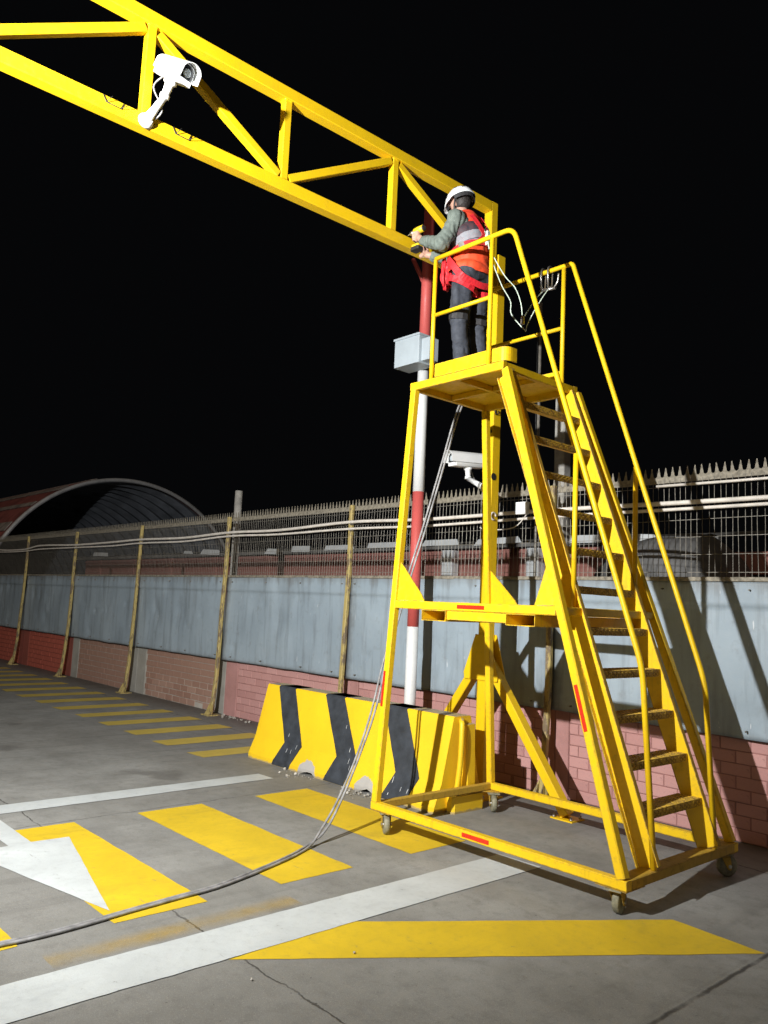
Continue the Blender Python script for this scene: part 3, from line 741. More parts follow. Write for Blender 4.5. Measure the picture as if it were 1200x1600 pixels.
# end keys (tongue and lifting loop) on the right-hand end
m = MB(); m.beam((-4.80, 5.43, .02), (-4.80, 5.40, .72), rect(.07, .12, .015), V((0, 1, 0))); m.build('end_key', 'barrier', bar)
m = MB(); m.tube(smooth_path([(-4.80, 5.26, .08), (-4.76, 5.265, .40), (-4.76, 5.275, .70), (-4.79, 5.30, .745), (-4.82, 5.34, .75)], 4), .024, 8); m.build('lifting_bar', 'barrier', bar)
m = MB(); m.box((-4.83, 5.17, .0), (-4.735, 5.56, .14), .02); m.build('end_foot', 'barrier', bar)
for xt, xb_, xf in ((-7.285, -6.95, -7.03), (-6.46, -6.08, -6.15), (-5.56, -5.24, -5.32)):
    hw = .15; m = MB(); pts = []
    off = .003
    for (x, q, e) in ((xf-.02, 0, 0), (xf, 1, 0), (xb_, 2, 0), (xt, 3, 0)):
        y, z = prof[q]; pts.append((x, y-off, z if q else .006))
    steps = []
    for a, b in zip(pts[:-1], pts[1:]):
        for k in range(6): steps.append(lerp(a, b, k/6))
    steps.append(V(pts[-1])); steps.append(V((xt+.01, 5.258, .7885))); steps.append(V((xt+.03, 5.452, .7885)))
    vs = []
    for k, p in enumerate(steps):
        j = .006*noise.noise(p*7)
        vs += [p+V((-hw+j, -.003, 0)), p+V((hw+j, -.003, 0)), p+V((hw+j, .002, 0)), p+V((-hw+j, .002, 0))]
    fs = []
    for k in range(len(steps)-1):
        for j in range(4): fs.append((k*4+j, k*4+(j+1) % 4, k*4+4+(j+1) % 4, k*4+4+j))
    fs += [(3, 2, 1, 0), tuple((len(steps)-1)*4+j for j in range(4))]
    m.add(vs, fs); m.build('painted_band', 'band', bar)
    s = MB(); rr = random.Random(int(xt*100))
    for k in range(4):   # paint splashes on the dark band
        t = rr.uniform(.05, .95) ; zz = rr.choice([.05, .1, .15, .2, .3, .42, .5]); lo, hi = (prof[1], prof[2]) if zz < .235 else (prof[2], prof[3])
        u_ = (zz-lo[1])/(hi[1]-lo[1]); yy = lo[0]+(hi[0]-lo[0])*u_; xx = (xf+(xb_-xf)*u_) if zz < .235 else (xb_+(xt-xb_)*u_)
        xx += rr.uniform(-.12, .12); ln = rr.uniform(.015, .05); sl = V((rr.uniform(-.1, .2), (hi[0]-lo[0])/(hi[1]-lo[1]), 1))
        p0 = V((xx, yy-.0075, zz)); p1 = p0+sl*ln; s.ribbon([p0, lerp(p0, p1, .5), p1], [(0, -1, .3)]*3, rr.uniform(.002, .005), .001)
    stuff(s.build('paint_splashes', 'white_paint', bar))
m = MB(); rr = random.Random(5)
for k in range(120):
    x0 = rr.choice([-6.6, -5.7, -6.62, -5.72]); p = V((x0+rr.gauss(0, .12), 5.0-abs(rr.gauss(0, .10)), .004)); s_ = rr.uniform(.003, .014)
    if 25 < k <= 70: s_ *= .4
    if k > 70: p = V((rr.uniform(-10.5, -7.6), 6.44-abs(rr.gauss(0, .06)), .004)); s_ = rr.uniform(.004, .022)
    if k > 112: p = V((rr.uniform(-3.4, -2.2), rr.uniform(1.6, 3.2), .006)); s_ = rr.uniform(.004, .009)
    q = Matrix.Rotation(rr.uniform(0, 6), 3, V((rr.random(), rr.random(), rr.random())).normalized())
    vs = [p+V((0, 0, s_*.6))+q@V((a*s_*rr.uniform(.6, 1), b*s_*rr.uniform(.6, 1), c_*s_*rr.uniform(.4, .9))) for a in (-1, 1) for b in (-1, 1) for c_ in (-1, 1)]
    m.add(vs, [(0, 1, 3, 2), (4, 6, 7, 5), (0, 4, 5, 1), (2, 3, 7, 6), (0, 2, 6, 4), (1, 5, 7, 3)])
rb = stuff(m.build('rubble', 'rubble')); rb['label'] = 'pale concrete chips scattered by the barrier and wall'; rb['category'] = 'rubble'

# ------------------------------------------------------------------ red and white pole with grey box
PX, PY = -6.22, 6.06
pole = empty('striped_pole', (PX, PY, 0), 'red and white banded steel pole behind the barrier', 'pole')
for z0, z1, mt in ((0, 1.50, 'white_paint'), (1.50, 2.95, 'red_paint'), (2.95, 4.42, 'white_paint'), (4.42, 6.25, 'red_paint')):
    m = MB(); m.tube([(PX, PY, z0), (PX, PY, z1)], .062, 18); m.build('band', mt, pole)
m = MB(); m.box((PX-.13, PY-.13, 0), (PX+.13, PY+.13, .012)); m.build('base_plate', 'white_paint', pole)
m = MB(); m.tube([(PX-.02, PY, 5.28), (PX-.24, PY, 5.66)], .026, 10); m.build('side_branch', 'red_paint', pole)
m = MB(); m.tube([(PX+.0, PY, 6.24), (PX+.0, PY, 6.30), (PX-.06, PY, 6.31)], .008, 8); m.build('top_hook', 'galv', pole)
cb = empty('control_box', (-6.27, 5.86, 4.3), 'grey steel control box hung on the red and white pole', 'box')
m = MB(); m.box((-6.38, 5.76, 4.29), (-6.00, 5.995, 4.59), .008); m.build('body', 'box_grey', cb)
m = MB(); m.box((-6.392, 5.748, 4.59), (-5.988, 5.998, 4.612), .006); m.build('lid', 'box_grey', cb)
m = MB(); m.box((-6.00, 5.80, 4.31), (-5.88, 5.94, 4.55), .006); m.build('side_box', 'box_grey', cb)

# ------------------------------------------------------------------ gantry
gan = empty('gantry', (-5.05, 5.89, 0), 'tall yellow steel truss gantry spanning overhead from a braced column', 'gantry')
GX = -5.05
def gpart(name, a, b, s, up=(1, 0, 0), mat='yellow'):
    m = MB(); m.beam(a, b, rect(s[0], s[1], .006), V(up)); return m.build(name, mat, gan)
gpart('column', (GX, 5.89, .012), (GX, 5.89, 5.20), (.11, .11))
gpart('bottom_chord', (GX, -3.6, 4.905), (GX, 5.83, 4.905), (.10, .10))
gpart('top_chord', (GX, -3.6, 5.665), (GX, 5.72, 5.665), (.10, .10))
gpart('end_post', (GX, 5.77, 4.957), (GX, 5.77, 5.715), (.09, .098))
vy = [-2.45, -1.30, -.15, 1.0, 2.145, 3.295, 4.45]
def weld(c, h, par, ax=(1, 0, 0), ay=(0, 1, 0)):
    ax, ay = V(ax), V(ay); c = V(c); m = MB()
    cs = [c+ax*h*a+ay*h*b for a, b in ((-1, -1), (1, -1), (1, 1), (-1, 1), (-1, -1))]; pts = []
    for a, b in zip(cs[:-1], cs[1:]): pts += [lerp(a, b, k/6)+V((0, 0, random.uniform(-.0015, .0015))) for k in range(6)]
    m.tube(pts+[cs[-1]], [random.uniform(.005, .0085) for _ in range(25)], 6); m.build('weld_bead', 'yellow', par)
def bolts(c, dx, dy, par):
    for a in (-1, 1):
        for b in (-1, 1):
            m = MB(); m.lathe(V(c)+V((a*dx, b*dy, 0)), (0, 0, 1), [(0, .016), (.012, .016), (.013, .010), (.03, .009)], 6); m.build('bolt', 'steel', par)
for y in vy:
    u_ = gpart('upright', (GX, y, 4.956), (GX, y, 5.614), (.066, .066))
    if y > .5: weld((GX, y, 4.957), .034, u_); weld((GX, y, 5.613), .034, u_)
nodes = [(-2.45, 1), (-1.30, 0), (-.15, 1), (1.0, 0), (2.145, 1), (3.295, 0), (4.45, 1), (5.70, 0)]
for (ya, ta), (yb, tb) in zip(nodes[:-1], nodes[1:]):
    za, zb = (5.585 if ta else 4.985), (5.585 if tb else 4.985)
    gpart('diagonal', (GX, ya+.05, za), (GX, yb-.05, zb), (.066, .066))
gpart('column', (GX, -3.66, .012), (GX, -3.66, 5.20), (.11, .11))
bp = gpart('base_plate', (GX, 5.89, 0), (GX, 5.89, .012), (.28, .28)); bolts((GX, 5.89, .012), .105, .105, bp); weld((GX, 5.89, .014), .057, bp); gpart('base_plate', (GX, -3.66, 0), (GX, -3.66, .012), (.28, .28))
for sx in (1, -1):
    gpart('brace', (GX+sx*.06, 5.89, 1.22), (GX+sx*.93, 5.91, .03), (.085, .10), (0, 1, 0))
    m = MB(); m.box((GX+sx*.93-.11, 5.82, 0), (GX+sx*.93+.11, 6.00, .012)); bf = m.build('brace_foot', 'yellow', gan); bolts((GX+sx*.93, 5.91, .012), .085, .068, bf)
m = MB(); m.prism([(GX-.20, 5.822, 1.06), (GX+.20, 5.822, 1.06), (GX+.21, 5.822, 1.12), (GX+.075, 5.822, 1.48), (GX-.075, 5.822, 1.48), (GX-.21, 5.822, 1.12)], (0, .010, 0)); m.build('gusset', 'yellow', gan)
m = MB(); m.prism([(GX-.20, 5.948, 1.06), (GX+.20, 5.948, 1.06), (GX+.075, 5.948, 1.48), (GX-.075, 5.948, 1.48)], (0, .010, 0)); m.build('gusset', 'yellow', gan)
for yy in (1.86, 2.36):     # thin dark tubes bent into bracket-shaped marks on the bottom chord
    m = MB(); X = GX+.054
    m.tube([(X, yy-.02, 4.948), (X+.004, yy, 4.905), (X+.004, yy+.10, 4.902), (X, yy+.12, 4.948)], .0035, 6)
    m.tube([(X+.004, yy, 4.905), (X+.03, yy+.03, 4.945)], .0025, 6); m.tube([(X+.004, yy+.10, 4.902), (X+.03, yy+.14, 4.93)], .0025, 6)
    m.build('bracket_mark', 'dark', gan)
m = MB()
m.lathe((GX+.055, 5.86, 2.98), (1, 0, 0), [(0, .035), (.004, .035)], 14); m.lathe((GX+.02, 5.834, 3.42), (0, -1, 0), [(0, .02), (.01, .02)], 12)
m.build('cable_hole', 'dark', gan)
m = MB(); m.tube([V((GX+.06, 5.87+.035*math.cos(a*.4), 2.60+.035*math.sin(a*.4))) for a in range(14)], .008, 6); m.build('cable_ring', 'pvc', gan)
m = MB(); m.tube([(GX+.057, 5.90, 3.63), (GX+.075, 5.89, 3.60), (GX+.06, 5.86, 3.59), (GX+.06, 5.84, 3.64)], .006, 6); m.build('hook', 'dark', gan)

# ------------------------------------------------------------------ surveillance cameras
def cctv(loc, aim, label, base, mid, tilt, roll=0, L=.40, K=1.0):
    root = empty('surveillance_camera', loc, label, 'camera', 'surveillance cameras')
    aim = V(aim).normalized(); side = aim.cross(V((0, 0, 1))).normalized(); up = side.cross(aim)
    c = V(loc)
    P = lambda a, s, u: c+aim*a+side*s+up*u
    w_, h0, h1 = .067*K, -.055*K, .03*K
    def outline(sc=1.0, grow=0):
        pts = [(-w_-grow, h0-grow), (w_+grow, h0-grow), (w_+grow, h1)]
        for k in range(1, 10):
            a = math.pi*k/10; pts.append(((w_+grow)*math.cos(a), h1+(.055*K+grow)*math.sin(a)))
        pts.append((-w_-grow, h1)); return [(x*sc, y*sc) for x, y in pts]
    m = MB(); o0 = outline(.9); o1 = outline(); n = len(o0)
    rings = [(-L/2-.03, outline(.80)), (-L/2, outline(.97)), (-L/2+.03, o1), (L/2-.01, o1), (L/2, outline(.97))]
    vs = [P(a, x, y) for a, o in rings for x, y in o]
    fs = [(i*n+j, i*n+(j+1) % n, (i+1)*n+(j+1) % n, (i+1)*n+j) for i in range(len(rings)-1) for j in range(n)]
    m.add(vs, fs, True); k = len(m.v)-len(vs); m.f += [tuple(k+j for j in range(n)), tuple(k+(len(rings)-1)*n+j for j in range(n))]; m.s += [False]*2
    m.build('housing', 'cam_white', root)
    # sunshade: open shell over the top
    m = MB(); oa = [q for q in outline(1, .012) if q[1] >= h1-.001]; ob = [q for q in outline(1, .007) if q[1] >= h1-.001]
    oa[0] = (oa[0][0], -.02); oa[-1] = (oa[-1][0], -.02); ob[0] = (ob[0][0], -.02); ob[-1] = (ob[-1][0], -.02)
    lp = oa+ob[::-1]; n = len(lp)
    vs = [P(-L/2-.01, x, y) for x, y in lp]+[P(L/2+.06, x, y) for x, y in lp]
    na = len(oa)
    fs = [(i, (i+1) % n, n+(i+1) % n, n+i) for i in range(n)]
    for i in range(na-1):
        fs += [(i, n-1-i, n-2-i, i+1), (n+i, n+i+1, n+n-2-i, n+n-1-i)]
    m.add(vs, fs, False); m.build('sunshade', 'cam_white', root)
    m = MB(); gl = [(x*.82, y*.86+.006) for x, y in outline() if y > -.03]; gl = [(-.055*K, -.018*K), (.055*K, -.018*K)]+[(x*.82, .024*K+(y-h1)*.95) for x, y in outline()[2:]]
    vs = [P(L/2+.002, x, y) for x, y in gl]+[P(L/2+.006, x, y) for x, y in gl]; n = len(gl)
    m.add(vs, [(i, (i+1) % n, n+(i+1) % n, n+i) for i in range(n)]+[tuple(range(n)), tuple(n+i for i in range(n))]); m.build('window', 'lens', root)
    m = MB(); m.lathe(P(L/2+.006, 0, .02), aim, [(0, .028), (.006, .028), (.006, .018), (.003, .010)], 18); m.build('lens', 'box_grey', root)
    m = MB(); b0 = P(0, 0, h0-.004)
    m.lathe(b0, -up, [(0, .045), (.02, .045), (.03, .03), (.09, .026), (.095, .034), (.12, .034)], 16); j = b0-up*.115
    m.build('swivel', 'cam_white', root)
    m = MB(); m.tube([j, lerp(j, base, .5), V(base)], [.024, .026, .034], 12); m.build('arm', 'cam_white', root)
    d = (V(base)-V(mid)).normalized()
    m = MB(); m.lathe(V(base)-d*.03, d, [(0, .035), (.015, .05), (.03, .055)], 16); m.build('wall_plate', 'cam_white', root)
    m = MB(); m.tube(smooth_path([P(-.06, .03, h0-.002), P(-.10, .04, h0-.09), lerp(j, base, .4)+V((0, .04, 0)), V(base)+V((.02, .05, .02))], 5), .006, 6); m.build('lead', 'cable', root)
cctv((-4.80, 2.225, 5.20), (1, .22, -.60), 'white surveillance camera on an arm on the gantry bottom chord', (-4.998, 2.14, 4.90), (-4.8, 2.14, 4.90), 0, 0, .27, .95)
cctv((-5.55, 6.10, 3.22), (-.18, -1, -.06), 'white surveillance camera on the gantry column, seen past the ladder legs', (-5.107, 5.87, 2.88), (-5.4, 5.87, 2.88), 0, 0, .40, 1.02)

# ------------------------------------------------------------------ rolling platform ladder
LX0, LX1, LY0, LY1, ZB, ZD = -4.755, -2.565, 4.26, 5.66, .22, 3.55
DX1, DY0, DY1 = -3.765, 4.49, 5.43
lad = empty('platform_ladder', (-3.66, 4.96, 0), 'yellow rolling warehouse platform ladder with stairs and handrails', 'platform ladder')
def lpart(name, a, b, prof, up=(0, 0, 1), mat='yellow_ladder', par=None):
    m = MB(); m.beam(a, b, prof, V(up)); return m.build(name, mat, par or lad)
S = .058
zc = ZB-S/2
lpart('base_rail', (LX0, LY0+S/2, zc), (LX1, LY0+S/2, zc), rect(S, S, .005))
lpart('base_rail', (LX0, LY1-S/2, zc), (LX1, LY1-S/2, zc), rect(S, S, .005))
lpart('base_rail', (LX0+S/2, LY0+S+.001, zc-.001), (LX0+S/2, LY1-S-.001, zc-.001), rect(S-.004, S-.004, .005), mat='yellow_scuffed')
lpart('base_rail', (LX1-.055, LY0+S+.001, zc), (LX1-.055, LY1-S-.001, zc), rect(.11, S, .005), mat='yellow_scuffed')
def front(z): return LY0+S/2+(DY0-LY0)*(z-ZB)/(ZD-ZB)
def back(z): return LY1-S/2+(DY1-LY1)*(z-ZB)/(ZD-ZB)
zt = ZD-.065
for fy in (front, back):
    sgn = -1 if fy is front else 1
    lpart('leg', (LX0+S/2, fy(ZB), ZB), (LX0+S/2+.005, fy(zt), zt), rect(S, S, .006), (0, 1, 0))
    xr = lambda z: LX1-.05+(DX1-LX1+.05)*(z-ZB)/(ZD-ZB)
    lpart('leg', (xr(ZB)+.01, fy(ZB), ZB), (xr(zt)-.01, fy(zt), zt), rect(.062, S, .006), (0, 1, 0))
    # mid rail with gussets
    zm = 1.722; xm1 = xr(zm)-.03
    lpart('mid_rail', (LX0+S, fy(zm), zm), (xm1, fy(zm), zm), rect(S-.004, .062, .006))
    for pts in ([(LX0+S, 1.755), (LX0+S+.30, 1.755), (LX0+S+.27, 1.80), (LX0+S, 2.06)], [(xm1+.0, 1.755), (xm1-.19, 1.755), (xm1-.155, 1.87), (xm1-.105, 2.05)]):
        m = MB(); m.prism([(x, fy(zm)+.004*sgn+(fy(2.06)-fy(zm))*(z-zm)/(2.06-zm), z) for x, z in pts], (0, .008, 0)); m.build('gusset', 'yellow_ladder', lad)
# cross rails at mid height, and the two fork pockets
lpart('cross_rail', (LX0+S/2, front(1.7)+S/2, 1.722), (LX0+S/2, back(1.7)-S/2, 1.722), rect(S-.006, .056, .005))
lpart('cross_rail', (-3.14, front(1.7)+S/2, 1.722), (-3.14, back(1.7)-S/2, 1.722), rect(S-.006, .056, .005))
for x0, x1 in ((-4.39, -4.14), (-3.575, -3.325)):
    z0, z1 = 1.61, 1.69; t = .005; y0, y1 = front(1.65)-.025, back(1.65)+.025; m = MB()
    for lo, hi in (((x0, y0, z0), (x1, y1, z0+t)), ((x0, y0, z1-t), (x1, y1, z1)), ((x0, y0+.0005, z0+t), (x0+t, y1-.0005, z1-t)), ((x1-t, y0+.0005, z0+t), (x1, y1-.0005, z1-t))): m.box(lo, hi)
    m.build('fork_pocket', 'yellow_ladder', lad)
m = MB(); m.box((-4.138, front(1.65)-.01, 1.625), (-3.577, front(1.65)+.0, 1.69)); m.build('apron_plate', 'yellow_ladder', lad)
# deck
m = MB(); m.box((LX0+.01, DY0+.02, ZD-.012), (DX1-.01, DY1-.02, ZD-.006)); m.build('deck_plate', 'yellow_ladder', lad)
for a, b in (((LX0, DY0+.022, ZD-.0325), (DX1, DY0+.022, ZD-.0325)), ((LX0, DY1-.022, ZD-.0325), (DX1, DY1-.022, ZD-.0325))):
    lpart('deck_beam', a, b, rect(.044, .065, .005))
for x in (LX0+.022, DX1-.022): lpart('deck_beam', (x, DY0+.045, ZD-.034), (x, DY1-.045, ZD-.034), rect(.042, .062, .005))
lpart('deck_joist', (-4.27, DY0+.045, ZD-.036), (-4.27, DY1-.045, ZD-.036), rect(.035, .048, .004))
lpart('deck_joist', (LX0+.045, 4.96, ZD-.036), (-4.29, 4.96, ZD-.036), rect(.035, .046, .004)); lpart('deck_joist', (-4.25, 4.96, ZD-.036), (DX1-.045, 4.96, ZD-.036), rect(.035, .046, .004))
# stair: two channel stringers, eleven treads
SY0, SY1 = 4.60, 5.33
def nose(z): return -3.665+(3.25-z)*.3705     # x of the tread nosing at height z
for y, sd_, nm in ((SY0, -1, 'stringer'), (SY1, 1, 'stringer')):
    m = MB(); a = V((nose(.225)-.07, y, .225)); b = V((nose(ZD-.07)-.07, y, ZD-.07))
    axis = (b-a).normalized(); upv = V((1, 0, .37)).normalized()
    # profile x = sideways, y = across the flight
    pr = chan(.030, .15, .006, 1)
    x_dir = upv.cross(axis)
    pr = [(q[0]*(1 if x_dir.y*sd_ > 0 else -1), q[1]) for q in pr]
    m.beam(a, b, pr, upv); m.build(nm, 'yellow_ladder', lad)
    for s_ in (-1, 1):        # scuffed edges of the flanges
        m = MB(); o_ = upv*(.0755*s_); yv = V((0, sd_, 0))
        m.beam(a+o_+yv*.0155, b+o_+yv*.0155, rect(.032, .003), upv); m.build('flange_face', 'yellow_scuffed', lad)
tm = MB(); TW = SY1-SY0-.012
tm.box((-.165, -TW/2, -.006), (.0, TW/2, 0)); tm.box((-.006, -TW/2, -.050), (.0, TW/2, -.006))
for i in range(30):       # chequer ribs on the front lip
    for j in range(3):
        y = -TW/2+.02+i*(TW-.04)/29; z = -.012-j*.014; s_ = 1 if (i+j) % 2 else -1
        tm.beam((0, y-.007*s_, z-.005), (0, y+.007*s_, z+.005), [(-.002, -.001), (.002, -.001), (0, .0025)], V((1, 0, 0)))
for i in range(30):       # and on the top
    for j in range(6):
        y = -TW/2+.02+i*(TW-.04)/29; x = -.150+j*.027; s_ = 1 if (i+j) % 2 else -1
        tm.beam((x-.009, y-.009*s_, .0), (x+.009, y+.009*s_, .0), [(-.003, -.001), (.003, -.001), (0, .003)])
tme = tm.mesh('tread'); tme.materials.append(M['tread'])
for k in range(11):
    z = .53+k*.272; inst('tread', tme, lad, (nose(z), (SY0+SY1)/2, z+.004))
# guardrails and handrails
def arc_pts(a, c, b, k=6):
    return [(V(a)*(1-t)**2+V(c)*2*t*(1-t)+V(b)*t*t) for t in [i/k for i in range(k+1)]]
def rail(name, pts, r=.019, mat='yellow_ladder', par=None):
    m = MB(); m.tube(pts, r, 12); return m.build(name, mat, par or lad)
for Y, nm in ((4.575, 0), (5.36, 1)):
    ztop = 4.612
    xl = -4.60 if not nm else -4.70
    top = [(xl, Y, ztop-.0)]
    if not nm:
        pts = [(xl, Y, ztop), (-4.2, Y, ztop)]+arc_pts((-3.86, Y, ztop), (-3.775, Y, ztop), (-3.745, Y, ztop-.085))
    else:
        pts = [(xl, Y, 4.59), (-3.83, Y, 4.59)]+arc_pts((-3.82, Y, 4.59), (-3.79, Y, 4.60), (-3.775, Y, 4.565), 3)
    low = (-2.665, Y+.005, 1.40) if not nm else (-2.655, Y-.0, 1.30)
    kx = (low[0]-pts[-1][0])/(low[2]-pts[-1][2]) if True else 0
    d = (V(low)-V(pts[-1])).normalized()
    pts += arc_pts(V(low)-d*.10, low, (low[0]+.008, Y+.006, low[2]-.10), 5)
    pts += [(-2.585, Y+.015 if not nm else Y, .222)]
    rail('handrail', pts)
    for x in ((-4.60, -3.985) if not nm else (-3.87, -4.68)):
        rail('guard_post', [(x, Y, ZD-.02), (x, Y, (ztop if not nm else 4.59)-.01)], .0185)
    rail('guard_rail', [(-4.60 if not nm else -4.68, Y, 4.118 if not nm else 4.055), (-3.985 if not nm else -3.87, Y, 4.118 if not nm else 4.055)], .0165)
    zs_ = 2.775 if not nm else 2.80; xs_ = -3.172 if not nm else -3.186
    rail('rail_strut', [(xs_, Y, zs_+.02), (xs_, Y, 1.75)], .018)
m = MB(); yy = 4.60
tb = [(-4.585, yy, 0), (-3.95, yy, 0)]+[tuple(p) for p in arc_pts((-3.90, yy, 0), (-3.83, yy, 0), (-3.83, yy+.07, 0), 6)]+[(-3.83, yy+.12, 0)]
vs = []
for i, p in enumerate(tb):
    t = (V(tb[min(i+1, len(tb)-1)])-V(tb[max(i-1, 0)])).normalized(); nn = V((-t.y, t.x, 0))*.004
    vs += [V((p[0], p[1], 3.595))-nn, V((p[0], p[1], 3.595))+nn, V((p[0], p[1], 3.705))+nn, V((p[0], p[1], 3.705))-nn]
fs = [(i*4+j, i*4+(j+1) % 4, i*4+4+(j+1) % 4, i*4+4+j) for i in range(len(tb)-1) for j in range(4)]+[(3, 2, 1, 0), tuple((len(tb)-1)*4+j for j in range(4))]
m.add(vs, fs); m.build('toe_board', 'yellow_ladder', lad)
m = MB(); m.box((-4.67, 5.375, 3.595), (-3.88, 5.383, 3.70)); m.build('toe_board', 'yellow_ladder', lad)
# reflective tape
def tape(a, b, w_, nrm):
    m = MB(); m.ribbon([a, b], [nrm, nrm], w_, .0015); m.build('reflective_tape', 'tape', lad)
fo = lambda z: front(z)-S/2-.0015
tape((-4.03, front(1.72)-.0285, 1.722), (-3.77, front(1.72)-.0285, 1.722), .028, (0, -1, 0))
tape((-3.815, LY0-.001, .191), (-3.577, LY0-.001, .191), .028, (0, -1, 0))
tape((LX0+.02, fo(1.20), 1.20), (LX0+.02, fo(.93), .93), .022, (0, -1, .07))
tape((xr(1.27), fo(1.27), 1.27), (xr(1.0), fo(1.0), 1.0), .026, (0, -1, .07))
for cx, cy, sx_, sy_ in ((LX0, LY0, 1, 1), (LX0, LY1, 1, -1), (LX1, LY0, -1, 1), (LX1, LY1, -1, -1)):
    m = MB(); m.prism([(cx+sx_*.004, cy+sy_*.004, .1605), (cx+sx_*.21, cy+sy_*.004, .1605), (cx+sx_*.004, cy+sy_*.21, .1605)], (0, 0, -.005)); m.build('corner_plate', 'yellow_scuffed', lad)
# casters
def caster(x, y, ang):
    root_off = V((x, y, 0))
    ca = bpy.data.objects.new('caster', None); col.objects.link(ca); ca.parent = lad; ca.location = root_off-ORG[lad.name]; ORG[ca.name] = root_off
    rot = Matrix.Rotation(ang, 3, 'Z')
    def tr(mb):
        mb.v = [root_off+rot@p for p in mb.v]; return mb
    m = MB(); m.box((-.06, -.05, .144), (.06, .05, .1545)); tr(m).build('plate', 'wheel', ca)
    m = MB()
    for s_ in (-1, 1):
        m.prism([(-.03, s_*.030, .148), (.045, s_*.030, .148), (.058, s_*.030, .06), (.05, s_*.030, .045), (.03, s_*.030, .05)], (0, s_*.004, 0))
    m.box((-.035, -.034, .13), (.045, .034, .146)); tr(m).build('fork', 'yellow_scuffed', ca)
    m = MB(); pf = [(-.021, .03), (-.021, .062), (-.016, .07), (.016, .07), (.021, .062), (.021, .03)]
    m.lathe((.042, 0, .071), (0, 1, 0), pf, 24); tr(m).build('wheel', 'wheel', ca)
    m = MB(); m.lathe((.042, 0, .071), (0, 1, 0), [(-.04, .012), (.04, .012)], 10); tr(m).build('axle', 'steel', ca)
caster(LX0+.10, LY0+.07, R_(-35)); caster(LX0+.10, LY1-.08, R_(-40)); caster(LX1-.10, LY0+.06, R_(100)); caster(LX1-.07, LY1-.10, R_(60))

# ------------------------------------------------------------------ cables from the platform to the ground
cpts = [(-4.87, 5.47, 3.95), (-4.947, 5.30, 3.518), (-5.00, 5.15, 2.966), (-5.045, 5.0, 2.374), (-5.075, 4.85, 1.90), (-5.05, 4.62, 1.263), (-4.955, 4.42, .865), (-4.855, 4.2, .549), (-4.755, 3.95, .263), (-4.70, 3.76, .09), (-4.64, 3.58, .018), (-4.50, 3.27, .014), (-4.32, 2.726, .014), (-4.28, 2.374, .014), (-4.245, 2.09, .014), (-4.20, 1.73, .014), (-4.20, 1.43, .014), (-4.25, .9, .014), (-4.1, .1, .014)]
def cable(off, r, label):
    pts = []
    for i, p in enumerate(cpts):
        t = V(cpts[min(i+1, len(cpts)-1)])-V(cpts[max(i-1, 0)]); sd2 = t.cross(V((.7, -.7, .2))).normalized()
        if p[2] < .05: sd2 = V((1, .3, 0)).normalized()
        pts.append(V(p)+sd2*(off+.011*noise.noise(V((i*.8, off*90, 0)))))
    m = MB(); m.tube(smooth_path(pts, 8), r, 8); o = m.build('power_cable', 'cable', None, (-4.6, 3.6, 0)); tag(o, label, 'cable', 'pair of cables hanging to the ground')
cable(-.013, .0088, 'grey cable hanging from the platform, leftmost of the pair'); cable(.013, .0088, 'grey cable hanging from the platform, rightmost of the pair')

# ------------------------------------------------------------------ worker
def cap_mesh(bm, a, b, ra, rb, flat=None):
    """tapered capsule; flat=(axis, factor) squeezes it"""
    a, b = V(a), V(b); d = b-a; L = d.length; z = d.normalized() if L > 1e-6 else V((0, 0, 1))
    x = z.orthogonal().normalized(); y = z.cross(x); n = 14; rings = []
    for k in range(5): t = -math.pi/2+math.pi/2*k/4; rings.append((ra*math.sin(t), ra*math.cos(t), a))
    for k in range(1, 5): t = math.pi/2*k/4; rings.append((rb*math.sin(t), rb*math.cos(t), b))
    rings.insert(5, (0, rb, b))
    vs = []
    for h, r, c in rings:
        vs.append([bm.verts.new(c+z*h+(x*math.cos(2*math.pi*j/n)+y*math.sin(2*math.pi*j/n))*max(r, 1e-4)) for j in range(n)])
    for i in range(len(vs)-1):
        for j in range(n): bm.faces.new((vs[i][j], vs[i][(j+1) % n], vs[i+1][(j+1) % n], vs[i+1][j]))
    bm.faces.new(list(reversed(vs[0]))); bm.faces.new(vs[-1])
def ell_mesh(bm, c, r, rot=None):
    mt = Matrix.Translation(V(c)) @ (rot.to_4x4() if rot else Matrix.Identity(4)) @ Matrix.Diagonal((*r, 1))
    bmesh.ops.create_uvsphere(bm, u_segments=20, v_segments=14, radius=1, matrix=mt)
